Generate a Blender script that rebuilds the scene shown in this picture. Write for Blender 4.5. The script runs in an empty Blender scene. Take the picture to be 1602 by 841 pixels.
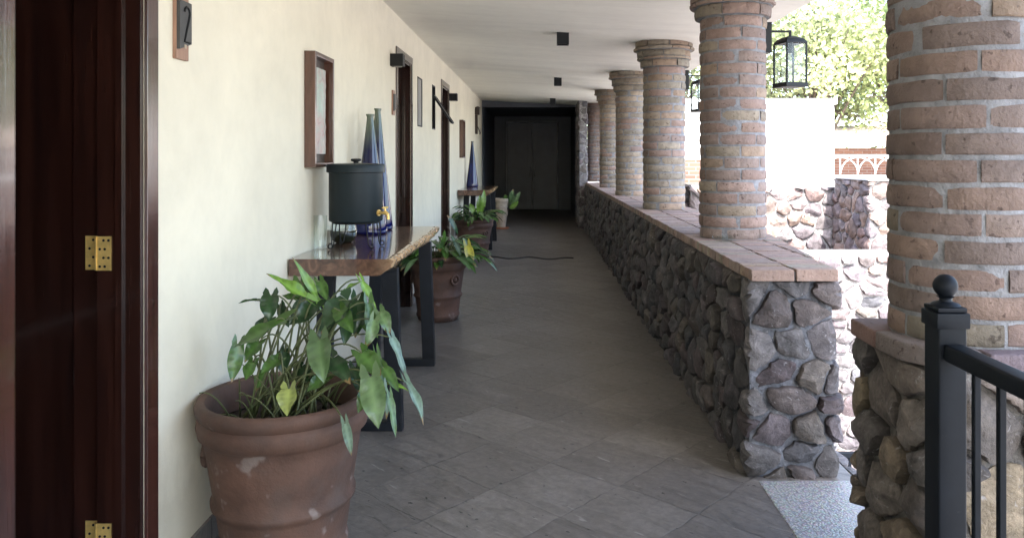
import bpy, bmesh, math, random
import numpy as np
from mathutils import Vector, Matrix, noise
R = random.Random(7)
PI = math.pi
sc = bpy.context.scene
C = sc.collection

# ------------------------------------------------------------------ materials
def newmat(name):
    m = bpy.data.materials.new(name); m.use_nodes = True
    nt = m.node_tree
    return m, nt, nt.nodes['Principled BSDF']

def node(nt, typ, **kw):
    n = nt.nodes.new(typ)
    for k, v in kw.items():
        if k.startswith('in_'):
            key = k[3:]
            n.inputs[int(key) if key.isdigit() else key.replace('_', ' ')].default_value = v
        else:
            setattr(n, k, v)
    return n

def mixc(nt, mode, fac, a, b):
    n = nt.nodes.new('ShaderNodeMix'); n.data_type = 'RGBA'; n.blend_type = mode
    for sock, v in ((n.inputs[0], fac), (n.inputs[6], a), (n.inputs[7], b)):
        if hasattr(v, 'links'): nt.links.new(v, sock)
        elif isinstance(v, (int, float)): sock.default_value = v
        else: sock.default_value = (*v[:3], 1)
    return n.outputs[2]

def ramp(nt, src, stops):
    n = nt.nodes.new('ShaderNodeValToRGB'); cr = n.color_ramp
    while len(cr.elements) > 1: cr.elements.remove(cr.elements[-1])
    for i, (p, c) in enumerate(stops):
        e = cr.elements[0] if i == 0 else cr.elements.new(p)
        e.position = p; e.color = (*c, 1) if len(c) == 3 else c
    nt.links.new(src, n.inputs[0])
    return n.outputs[0]

def g(v): return (v, v, v)

def objco(nt, scale=(1, 1, 1), rot=(0, 0, 0)):
    tc = node(nt, 'ShaderNodeTexCoord')
    mp = node(nt, 'ShaderNodeMapping'); mp.inputs['Scale'].default_value = scale; mp.inputs['Rotation'].default_value = rot
    nt.links.new(tc.outputs['Object'], mp.inputs[0])
    return mp.outputs[0]

def tex(nt, co, scale, detail=4, rough=.55, dist=0):
    n = node(nt, 'ShaderNodeTexNoise', in_Scale=scale, in_Detail=detail, in_Roughness=rough, in_Distortion=dist)
    nt.links.new(co, n.inputs['Vector'])
    return n.outputs['Fac']

def pmat(name, col, rough=.6, metal=0, spec=.5, var=.2, vs=6, stretch=(1, 1, 1), bump=.15, bs=60, bd=.01, vcol=False,
         coat=0, rvar=0, stain=None, ss=2.0, trans=0, spots=None):
    m, nt, p = newmat(name)
    co = objco(nt, stretch)
    n1 = tex(nt, co, vs, 6, .6)
    lo = tuple(c * (1 - var) for c in col); hi = tuple(min(1, c * (1 + var)) for c in col)
    c = ramp(nt, n1, [(.28, lo), (.72, hi)])
    if stain:
        n2 = tex(nt, co, ss, 5, .65, .6)
        f = ramp(nt, n2, [(.48, g(0)), (.68, g(.75))])
        c = mixc(nt, 'MIX', f, c, stain)
    if spots:
        n3 = tex(nt, co, spots[1], 3, .5)
        f = ramp(nt, n3, [(spots[2], g(0)), (spots[2] + .06, g(.85))])
        c = mixc(nt, 'MIX', f, c, spots[0])
    if vcol:
        a = node(nt, 'ShaderNodeAttribute', attribute_name='Col')
        c = mixc(nt, 'MULTIPLY', 1.0, c, a.outputs['Color'])
    nt.links.new(c, p.inputs['Base Color'])
    p.inputs['Roughness'].default_value = rough
    p.inputs['Metallic'].default_value = metal
    p.inputs['Specular IOR Level'].default_value = spec
    p.inputs['Coat Weight'].default_value = coat
    p.inputs['Coat Roughness'].default_value = .08
    if rvar:
        nr = tex(nt, co, vs * 1.7, 5, .6)
        r = ramp(nt, nr, [(.3, g(max(0, rough - rvar))), (.7, g(min(1, rough + rvar)))])
        nt.links.new(r, p.inputs['Roughness'])
    if bump:
        nb = tex(nt, co, bs, 5, .65)
        b = node(nt, 'ShaderNodeBump', in_Strength=bump, in_Distance=bd)
        nt.links.new(nb, b.inputs['Height']); nt.links.new(b.outputs[0], p.inputs['Normal'])
    if trans:
        tr = node(nt, 'ShaderNodeBsdfTranslucent'); nt.links.new(c, tr.inputs[0])
        mx = node(nt, 'ShaderNodeMixShader'); mx.inputs[0].default_value = trans
        nt.links.new(p.outputs[0], mx.inputs[1]); nt.links.new(tr.outputs[0], mx.inputs[2])
        nt.links.new(mx.outputs[0], nt.nodes['Material Output'].inputs[0])
    return m

def glassmat(name, col=(1, 1, 1), rough=.02, alpha=.12):
    # thin clear glass: mostly see-through with a sharp reflection
    m, nt, p = newmat(name)
    t = node(nt, 'ShaderNodeBsdfTransparent'); t.inputs[0].default_value = (*col, 1)
    gl = node(nt, 'ShaderNodeBsdfGlossy', in_Roughness=rough)
    lw = node(nt, 'ShaderNodeLayerWeight', in_Blend=.5)
    pw = node(nt, 'ShaderNodeMath', operation='POWER'); pw.inputs[1].default_value = 4; nt.links.new(lw.outputs['Facing'], pw.inputs[0])
    fr = node(nt, 'ShaderNodeMath', operation='MULTIPLY_ADD'); fr.inputs[1].default_value = .5; fr.inputs[2].default_value = .04; nt.links.new(pw.outputs[0], fr.inputs[0])
    mx = node(nt, 'ShaderNodeMixShader')
    nt.links.new(fr.outputs[0], mx.inputs[0]); nt.links.new(t.outputs[0], mx.inputs[1]); nt.links.new(gl.outputs[0], mx.inputs[2])
    nt.links.new(mx.outputs[0], nt.nodes['Material Output'].inputs[0])
    return m

M = {}
def plaster(name, col, st=(1, 1, 1)):
    m, nt, p = newmat(name)
    co = objco(nt)
    a = tex(nt, objco(nt, st), 1.3, 6, .6, .5); b = tex(nt, co, 9, 5, .6)
    c = ramp(nt, a, [(.3, tuple(x * .90 for x in col)), (.7, tuple(min(.95, x * 1.06) for x in col))])
    c = mixc(nt, 'MULTIPLY', .35, c, ramp(nt, b, [(.3, g(.88)), (.6, g(1))]))
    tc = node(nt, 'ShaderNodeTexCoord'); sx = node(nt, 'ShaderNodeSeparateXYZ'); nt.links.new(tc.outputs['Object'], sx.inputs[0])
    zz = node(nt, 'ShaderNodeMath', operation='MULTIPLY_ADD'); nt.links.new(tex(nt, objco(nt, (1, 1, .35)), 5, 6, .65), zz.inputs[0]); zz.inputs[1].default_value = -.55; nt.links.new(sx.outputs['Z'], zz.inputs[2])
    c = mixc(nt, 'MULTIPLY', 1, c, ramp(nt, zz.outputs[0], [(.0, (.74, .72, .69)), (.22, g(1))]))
    nt.links.new(c, p.inputs['Base Color'])
    p.inputs['Roughness'].default_value = .75; p.inputs['Specular IOR Level'].default_value = .25
    bn = node(nt, 'ShaderNodeBump', in_Strength=.34, in_Distance=.014)
    nt.links.new(tex(nt, objco(nt, st), 7, 7, .62, .8), bn.inputs['Height'])
    nt.links.new(bn.outputs[0], p.inputs['Normal'])
    return m
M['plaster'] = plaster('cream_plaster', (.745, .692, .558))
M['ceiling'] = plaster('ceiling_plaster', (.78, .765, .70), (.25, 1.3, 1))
M['white'] = pmat('white_render', (.82, .80, .76), .85, var=.05, vs=3, bump=.2, bs=30)

def floor_material():
    m, nt, p = newmat('slate_floor_tiles')
    co = objco(nt, (1, 1, 1), (0, 0, math.radians(42)))
    wv = node(nt, 'ShaderNodeTexNoise', in_Scale=6.0, in_Detail=3.0); nt.links.new(co, wv.inputs['Vector'])
    wm = node(nt, 'ShaderNodeVectorMath', operation='MULTIPLY_ADD'); nt.links.new(wv.outputs['Color'], wm.inputs[0]); wm.inputs[1].default_value = (.04, .04, 0); nt.links.new(co, wm.inputs[2]); co = wm.outputs[0]
    br = node(nt, 'ShaderNodeTexBrick', offset=.0, squash=1)
    br.inputs['Scale'].default_value = 1; br.inputs['Brick Width'].default_value = .41; br.inputs['Row Height'].default_value = .41
    br.inputs['Mortar Size'].default_value = .0045; br.inputs['Mortar Smooth'].default_value = .2
    br.inputs['Color1'].default_value = (0, 0, 0, 1); br.inputs['Color2'].default_value = (1, 1, 1, 1); br.inputs['Mortar'].default_value = (.5, .5, .5, 1)
    nt.links.new(co, br.inputs['Vector'])
    # one random value per tile, from a snapped coordinate
    sn = node(nt, 'ShaderNodeVectorMath', operation='DIVIDE'); nt.links.new(co, sn.inputs[0]); sn.inputs[1].default_value = (.41, .41, 1)
    fl = node(nt, 'ShaderNodeVectorMath', operation='FLOOR'); nt.links.new(sn.outputs[0], fl.inputs[0])
    wn = node(nt, 'ShaderNodeTexWhiteNoise', noise_dimensions='2D'); nt.links.new(fl.outputs[0], wn.inputs['Vector'])
    base = ramp(nt, wn.outputs['Value'], [(0, (.134, .122, .111)), (.4, (.152, .139, .127)), (.75, (.165, .151, .137)), (.93, (.182, .167, .152)), (1, (.21, .194, .177))])
    # streaks run along each tile: shift the noise per tile
    sh = node(nt, 'ShaderNodeVectorMath', operation='MULTIPLY_ADD'); nt.links.new(wn.outputs['Color'], sh.inputs[0]); sh.inputs[1].default_value = (9, 9, 0); nt.links.new(co, sh.inputs[2])
    mp = node(nt, 'ShaderNodeMapping'); mp.inputs['Scale'].default_value = (2.2, 9, 1); nt.links.new(sh.outputs[0], mp.inputs[0])
    st = tex(nt, mp.outputs[0], 1.6, 7, .65, 1.2)
    c = mixc(nt, 'MULTIPLY', .8, base, ramp(nt, st, [(.28, g(.5)), (.5, g(.95)), (.66, g(1.2)), (.75, g(1.75))]))
    c = mixc(nt, 'MULTIPLY', .8, c, ramp(nt, tex(nt, objco(nt), 26, 8, .72, .5), [(.3, g(.68)), (.5, g(1)), (.7, g(1.3))]))
    big = tex(nt, objco(nt), .7, 4, .6)
    c = mixc(nt, 'MULTIPLY', .7, c, ramp(nt, big, [(.3, (.72, .70, .68)), (.7, (1.12, 1.12, 1.14))]))
    # pale scuffs and dark pits
    mp2 = node(nt, 'ShaderNodeMapping'); mp2.inputs['Scale'].default_value = (5, 26, 1); mp2.inputs['Rotation'].default_value = (0, 0, .6); nt.links.new(sh.outputs[0], mp2.inputs[0])
    sf = tex(nt, mp2.outputs[0], 1.0, 4, .55, .4)
    c = mixc(nt, 'MIX', ramp(nt, sf, [(.66, g(0)), (.72, g(.6))]), c, (.36, .345, .325))
    mp3 = node(nt, 'ShaderNodeMapping'); mp3.inputs['Scale'].default_value = (18, 34, 1); nt.links.new(sh.outputs[0], mp3.inputs[0])
    pit = tex(nt, mp3.outputs[0], 1.0, 2, .5)
    pf = ramp(nt, pit, [(.705, g(0)), (.725, g(1))])
    c = mixc(nt, 'MIX', pf, c, (.03, .028, .026))
    c = mixc(nt, 'MIX', mixc(nt, 'MULTIPLY', 1, br.outputs['Fac'], ramp(nt, tex(nt, objco(nt), 3.5, 5, .7), [(.40, g(.05)), (.62, g(.75))])), c, (.05, .046, .043))
    nt.links.new(c, p.inputs['Base Color'])
    rr = ramp(nt, st, [(.3, g(.30)), (.7, g(.52))])
    nt.links.new(rr, p.inputs['Roughness'])
    p.inputs['Specular IOR Level'].default_value = .45
    b1 = node(nt, 'ShaderNodeBump', in_Strength=.7, in_Distance=.006)
    hs = mixc(nt, 'SUBTRACT', 1, st, mixc(nt, 'ADD', 1, pf, br.outputs['Fac']))
    nt.links.new(hs, b1.inputs['Height']); nt.links.new(b1.outputs[0], p.inputs['Normal'])
    return m
M['floor'] = floor_material()

def speckle():
    m, nt, p = newmat('exposed_aggregate')
    co = objco(nt)
    v = node(nt, 'ShaderNodeTexVoronoi', in_Scale=95); nt.links.new(co, v.inputs['Vector'])
    c = ramp(nt, v.outputs['Distance'], [(.25, (.42, .42, .42)), (.5, (.22, .22, .22)), (.7, (.12, .12, .12))])
    c = mixc(nt, 'MULTIPLY', .4, c, v.outputs['Color'])
    c = mixc(nt, 'MIX', .3, c, (.42, .42, .42))
    nt.links.new(c, p.inputs['Base Color']); p.inputs['Roughness'].default_value = .38
    b = node(nt, 'ShaderNodeBump', in_Strength=.6, in_Distance=.004); b.invert = True
    nt.links.new(v.outputs['Distance'], b.inputs['Height']); nt.links.new(b.outputs[0], p.inputs['Normal'])
    return m
M['aggregate'] = speckle()
def stone_mat():
    m, nt, p = newmat('rubble_stone'); co = objco(nt)
    a = node(nt, 'ShaderNodeAttribute', attribute_name='Col')
    n1 = tex(nt, co, 16, 8, .68, .6); n2 = tex(nt, co, 70, 5, .7); n3 = tex(nt, co, 30, 6, .6, 1.5)
    c = mixc(nt, 'MULTIPLY', 1, a.outputs['Color'], ramp(nt, n1, [(.28, g(.5)), (.5, g(.98)), (.72, g(1.5))]))
    c = mixc(nt, 'MULTIPLY', .8, c, ramp(nt, n2, [(.3, g(.7)), (.7, g(1.25))]))
    c = mixc(nt, 'MIX', ramp(nt, n3, [(.63, g(0)), (.70, g(.45))]), c, (.42, .41, .42))
    nt.links.new(c, p.inputs['Base Color']); p.inputs['Roughness'].default_value = .72; p.inputs['Specular IOR Level'].default_value = .45
    b1 = node(nt, 'ShaderNodeBump', in_Strength=.9, in_Distance=.017); nt.links.new(n1, b1.inputs['Height'])
    b2 = node(nt, 'ShaderNodeBump', in_Strength=.8, in_Distance=.008); nt.links.new(n2, b2.inputs['Height']); nt.links.new(b1.outputs[0], b2.inputs['Normal'])
    nt.links.new(b2.outputs[0], p.inputs['Normal'])
    return m
M['stone'] = stone_mat()
M['brick'] = pmat('fired_brick', (1, 1, 1), .85, var=.27, vs=26, bump=.9, bs=60, bd=.012, vcol=True, stain=(.68, .64, .62), ss=7, spots=((.3, .26, .24), 40, .64))
M['mortar'] = pmat('grey_mortar', (.20, .202, .212), .92, var=.35, vs=18, bump=.9, bs=50, bd=.014)
M['terracotta'] = pmat('old_terracotta', (.088, .045, .030), .75, var=.45, vs=5, bump=.4, bs=30, bd=.008, stain=(.080, .056, .046), ss=3.2, spots=((.20, .155, .135), 9, .64))
M['pale_clay'] = pmat('pale_clay', (.44, .35, .255), .8, var=.2, vs=12, bump=.35, bs=40, stain=(.3, .25, .2), ss=8)
M['orange_clay'] = pmat('orange_clay', (.42, .16, .08), .75, var=.2, vs=12)
M['soil'] = pmat('potting_soil', (.035, .022, .016), .95, var=.5, vs=40, bump=1, bs=55, bd=.03)
M['mahogany'] = pmat('varnished_mahogany', (.022, .0078, .0055), .22, var=.5, vs=2.6, stretch=(9, 9, .55), bump=.10, bs=9, bd=.004, coat=.55, rvar=.06, stain=(.008, .004, .004), ss=2)
M['casing'] = pmat('mahogany_casing', (.045, .014, .010), .22, var=.6, vs=3, stretch=(9, 9, .6), bump=.35, bs=4, bd=.006, coat=1, spec=.8)
M['frame_wood'] = pmat('brown_frame_wood', (.085, .033, .019), .28, var=.4, vs=5, stretch=(6, 6, 1), bump=.1, bs=20, coat=.8)
M['plaque_wood'] = pmat('reddish_plaque_wood', (.30, .17, .115), .5, var=.25, vs=8, stretch=(8, 8, 1))
M['dark_iron'] = pmat('black_iron', (.008, .010, .014), .45, var=.3, vs=8, bump=.08, bs=90, bd=.003, spec=.25)
M['iron_rail'] = pmat('painted_black_rail', (.0055, .0075, .011), .5, var=.3, vs=10, bump=.12, bs=50, bd=.003, spec=.14, spots=((.02, .023, .028), 60, .72))
M['black'] = pmat('matt_black_paint', (.008, .009, .010), .5, var=.2, bump=.05, spec=.25)
M['plate'] = pmat('dark_grey_plate', (.045, .045, .046), .45, var=.2, bump=.05)
M['nav'] = pmat('near_black_paint', (.048, .056, .076), .45, var=.25, vs=3, bump=.06, bs=20)
M['nav_door'] = pmat('charcoal_blue_door_paint', (.095, .105, .132), .4, var=.25, vs=3, bump=.06, bs=20)
M['nav_trim'] = pmat('dark_door_trim', (.40, .41, .43), .6, spec=.2, var=.2, bump=.04)
M['brass'] = pmat('aged_brass', (.72, .50, .17), .40, metal=.55, var=.25, vs=30, bump=.12, bs=60, bd=.002)
M['dispenser'] = pmat('dark_teal_enamel', (.009, .016, .020), .42, spec=.22, var=.15, vs=10, bump=.06, bs=60, bd=.002, rvar=.05)
M['glass'] = glassmat('clear_glass', (.96, .98, .97))
M['darkglass'] = pmat('dark_green_glass', (.012, .016, .010), .06, var=.3, bump=0, coat=.6)
M['bulb'] = glassmat('bulb_glass', (.9, .9, .88))
M['pane'] = pmat('grey_window_pane', (.30, .29, .27), .3, var=.15, bump=0)
M['leaf'] = pmat('green_leaf', (1, 1, 1), .26, var=.3, vs=20, bump=.2, bs=40, bd=.004, vcol=True, trans=.22)
M['stem'] = pmat('plant_stem', (.085, .10, .035), .55, var=.35, vs=20, bump=.2)
M['treeleaf'] = pmat('tree_foliage', (1, 1, 1), .6, var=.25, vs=3, bump=0, vcol=True, trans=.45)
M['bark'] = pmat('tree_bark', (.11, .085, .065), .9, var=.4, vs=6, stretch=(3, 3, .7), bump=.8, bs=18, bd=.03)
M['cable'] = pmat('black_cable', (.02, .02, .02), .5, bump=0)
M['roof'] = pmat('pale_roof_tiles', (.55, .44, .36), .85, var=.3, vs=5, bump=.3, bs=20)
M['ground'] = pmat('pale_courtyard_paving', (.43, .41, .385), .85, var=.22, vs=1.2, bump=.4, bs=14, bd=.02, stain=(.40, .33, .29), ss=.5)
M['shade_paving'] = pmat('shade_toned_courtyard_paving', (.17, .135, .125), .85, var=.3, vs=5, bump=.4, bs=25, bd=.015, stain=(.22, .19, .18), ss=2)
M['white_iron'] = pmat('white_painted_iron', (.80, .79, .76), .5, var=.05, bump=0)
M['wood_hang'] = pmat('dark_carved_wood', (.030, .016, .010), .5, var=.4, vs=8, bump=.3, bs=25)

def brickwall_mat():
    m, nt, p = newmat('red_brick_wall')
    tc = node(nt, 'ShaderNodeTexCoord'); mp = node(nt, 'ShaderNodeMapping')
    mp.inputs['Rotation'].default_value = (PI / 2, 0, 0); nt.links.new(tc.outputs['Object'], mp.inputs[0])
    br = node(nt, 'ShaderNodeTexBrick')
    br.inputs['Scale'].default_value = 1; br.inputs['Brick Width'].default_value = .29; br.inputs['Row Height'].default_value = .085; br.inputs['Mortar Size'].default_value = .008
    br.inputs['Color1'].default_value = (.16, .075, .052, 1); br.inputs['Color2'].default_value = (.22, .115, .08, 1); br.inputs['Mortar'].default_value = (.24, .21, .19, 1)
    nt.links.new(mp.outputs[0], br.inputs['Vector']); nt.links.new(br.outputs['Color'], p.inputs['Base Color']); p.inputs['Roughness'].default_value = .9
    return m
M['brickwall'] = brickwall_mat()

def slab_mat():
    m, nt, p = newmat('polished_walnut_slab')
    co = objco(nt, (7, .6, 7))
    w = tex(nt, co, 2.2, 7, .62, 1.6)
    c = ramp(nt, w, [(.25, (.030, .015, .011)), (.5, (.095, .046, .030)), (.75, (.19, .10, .062))])
    a = node(nt, 'ShaderNodeAttribute', attribute_name='Col')
    sap = ramp(nt, tex(nt, objco(nt, (3, 1, 3)), 9, 6, .65, 1), [(.3, (.42, .23, .10)), (.7, (.78, .55, .32))])
    c = mixc(nt, 'MIX', a.outputs['Fac'], c, sap)
    nt.links.new(c, p.inputs['Base Color']); p.inputs['Roughness'].default_value = .2; p.inputs['Coat Weight'].default_value = .7; p.inputs['Coat Roughness'].default_value = .06
    b = node(nt, 'ShaderNodeBump', in_Strength=.12, in_Distance=.004); nt.links.new(w, b.inputs['Height']); nt.links.new(b.outputs[0], p.inputs['Normal'])
    return m
M['slab'] = slab_mat()

def bottle_mat():
    m, nt, p = newmat('blue_blown_glass')
    a = node(nt, 'ShaderNodeAttribute', attribute_name='Col')
    nt.links.new(a.outputs['Color'], p.inputs['Base Color'])
    p.inputs['Roughness'].default_value = .07; p.inputs['Coat Weight'].default_value = .5; p.inputs['Specular IOR Level'].default_value = .6
    tr = node(nt, 'ShaderNodeBsdfTranslucent'); nt.links.new(a.outputs['Color'], tr.inputs[0])
    mx = node(nt, 'ShaderNodeMixShader'); mx.inputs[0].default_value = .35
    nt.links.new(p.outputs[0], mx.inputs[1]); nt.links.new(tr.outputs[0], mx.inputs[2])
    nt.links.new(mx.outputs[0], nt.nodes['Material Output'].inputs[0])
    return m
M['bottle'] = bottle_mat()

def art_mat():
    m, nt, p = newmat('faded_relief_picture')
    co = objco(nt, (1, 4, 4))
    n = tex(nt, co, 2.4, 6, .65, 1.5)
    c = ramp(nt, n, [(.3, (.28, .22, .20)), (.45, (.44, .36, .33)), (.56, (.36, .42, .37)), (.7, (.55, .48, .44))])
    a = node(nt, 'ShaderNodeAttribute', attribute_name='Col')
    c = mixc(nt, 'MULTIPLY', 1, c, a.outputs['Color'])
    nt.links.new(c, p.inputs['Base Color']); p.inputs['Roughness'].default_value = .45
    b = node(nt, 'ShaderNodeBump', in_Strength=.5, in_Distance=.01); nt.links.new(n, b.inputs['Height']); nt.links.new(b.outputs[0], p.inputs['Normal'])
    return m
M['art'] = art_mat()

# ------------------------------------------------------------------ mesh helpers
class MB:
    def __init__(s): s.v = []; s.f = []; s.c = []
    def add(s, vs, fs, col=(1, 1, 1)):
        o = len(s.v); s.v += [tuple(p) for p in vs]; s.f += [tuple(i + o for i in f) for f in fs]
        if len(col) and isinstance(col[0], (tuple, list, np.ndarray)): s.c += [tuple(x) for x in col]
        else: s.c += [tuple(col)] * len(vs)
        return s
    def box(s, x0, x1, y0, y1, z0, z1, col=(1, 1, 1), mat=None):
        vs = [Vector((x, y, z)) for z in (z0, z1) for y in (y0, y1) for x in (x0, x1)]
        if mat is not None: vs = [mat @ p for p in vs]
        return s.add(vs, [(0, 2, 3, 1), (4, 5, 7, 6), (0, 1, 5, 4), (2, 6, 7, 3), (0, 4, 6, 2), (1, 3, 7, 5)], col)
    def lathe(s, prof, c, n=32, col=(1, 1, 1), caps=True, rot=0, wob=0):
        cx, cy, cz = c; vs = []; fs = []; cols = []
        for j, (r, z) in enumerate(prof):
            for i in range(n):
                a = 2 * PI * i / n + rot
                rr = r * (1 + wob * noise.noise((math.cos(a) * 1.5 + cx * 7, math.sin(a) * 1.5, z * 5)))
                vs.append((cx + rr * math.cos(a), cy + rr * math.sin(a), cz + z))
                cols.append(col(r, z) if callable(col) else col)
        m = len(prof)
        for j in range(m - 1):
            for i in range(n):
                k = (i + 1) % n
                fs.append((j * n + i, j * n + k, (j + 1) * n + k, (j + 1) * n + i))
        if caps:
            fs.append(tuple(range(n - 1, -1, -1))); fs.append(tuple((m - 1) * n + i for i in range(n)))
        return s.add(vs, fs, cols)
    def tube(s, pts, r, n=8, col=(1, 1, 1), caps=True):
        pts = [Vector(p) for p in pts]; m = len(pts); vs = []; fs = []
        up = None
        for j, p in enumerate(pts):
            t = (pts[min(j + 1, m - 1)] - pts[max(j - 1, 0)])
            if t.length < 1e-9: t = Vector((0, 0, 1))
            t.normalize()
            if up is None:
                up = Vector((0, 0, 1)) if abs(t.z) < .9 else Vector((1, 0, 0))
            a = t.cross(up).normalized(); b = a.cross(t).normalized(); up = b
            rr = r[j] if isinstance(r, (list, tuple)) else r
            for i in range(n):
                q = 2 * PI * i / n
                vs.append(p + a * rr * math.cos(q) + b * rr * math.sin(q))
        for j in range(m - 1):
            for i in range(n):
                k = (i + 1) % n
                fs.append((j * n + i, j * n + k, (j + 1) * n + k, (j + 1) * n + i))
        if caps:
            fs.append(tuple(range(n - 1, -1, -1))); fs.append(tuple((m - 1) * n + i for i in range(n)))
        return s.add(vs, fs, col)
    def prism(s, poly, z0, z1, col=(1, 1, 1)):
        n = len(poly)
        vs = [(x, y, z0) for x, y in poly] + [(x, y, z1) for x, y in poly]
        fs = [tuple(range(n - 1, -1, -1)), tuple(range(n, 2 * n))] + [(i, (i + 1) % n, n + (i + 1) % n, n + i) for i in range(n)]
        return s.add(vs, fs, col)

def worldbase(o):
    b = Vector((0, 0, 0))
    while o is not None:
        b += Vector(o.location); o = o.parent
    return b

def obj(name, mb, mat, parent=None, smooth=False, bevel=0, segs=2, loc=None, label=None):
    """one mesh object; vertices are given in world coordinates"""
    base = worldbase(parent) if parent is not None else Vector((0, 0, 0))
    if parent is None and loc is not None: base = Vector(loc)
    me = bpy.data.meshes.new(name)
    V = np.array(mb.v, dtype=np.float64) - np.array(base)
    me.from_pydata(V.tolist(), [], mb.f)
    at = me.attributes.new('Col', 'FLOAT_COLOR', 'POINT')
    cc = np.ones((len(mb.v), 4), dtype=np.float32); cc[:, :3] = np.array(mb.c, dtype=np.float32).reshape(-1, 3)
    at.data.foreach_set('color', cc.ravel())
    bm = bmesh.new(); bm.from_mesh(me)
    bmesh.ops.recalc_face_normals(bm, faces=bm.faces)
    if bevel:
        es = [e for e in bm.edges if len(e.link_faces) == 2 and e.calc_face_angle(0) > .6]
        bmesh.ops.bevel(bm, geom=es, offset=bevel, segments=segs, affect='EDGES', profile=.6, clamp_overlap=True)
    if smooth:
        for f in bm.faces: f.smooth = True
        for e in bm.edges:
            if len(e.link_faces) == 2 and e.calc_face_angle(0) > smooth: e.smooth = False
    bm.to_mesh(me); bm.free()
    me.materials.append(mat)
    o = bpy.data.objects.new(name, me); C.objects.link(o)
    if parent is not None: o.parent = parent
    else: o.location = base
    if label: o['label'] = label
    return o

def thing(name, label, cat, loc=(0, 0, 0), group=None):
    o = bpy.data.objects.new(name, None); C.objects.link(o); o.empty_display_size = .1
    o.location = loc; o['label'] = label; o['category'] = cat
    if group: o['group'] = group
    return o
def tag(o, label, cat, group=None):
    o['label'] = label; o['category'] = cat
    if group: o['group'] = group
    return o
def struct(o): o['kind'] = 'structure'; return o
SM = math.radians(40)

# ------------------------------------------------------------------ stone masonry
def smst(a, b, x):
    t = np.clip((x - a) / (b - a), 0, 1); return t * t * (3 - 2 * t)

PAL = [(.145, .122, .130), (.178, .158, .162), (.120, .108, .116), (.165, .135, .128), (.150, .138, .138), (.195, .178, .176), (.135, .104, .108), (.185, .158, .138), (.11, .107, .116), (.155, .128, .136)]
def clip_half(poly, px, py, nx, ny):
    """keep the side of the line through (px, py) where (p - P).n <= 0"""
    out = []; n = len(poly)
    for i in range(n):
        a = poly[i]; b = poly[(i + 1) % n]
        da = (a[0] - px) * nx + (a[1] - py) * ny; db = (b[0] - px) * nx + (b[1] - py) * ny
        if da <= 0: out.append(a)
        if (da < 0 < db) or (db < 0 < da):
            t = da / (da - db); out.append((a[0] + (b[0] - a[0]) * t, a[1] + (b[1] - a[1]) * t))
    return out

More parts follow.
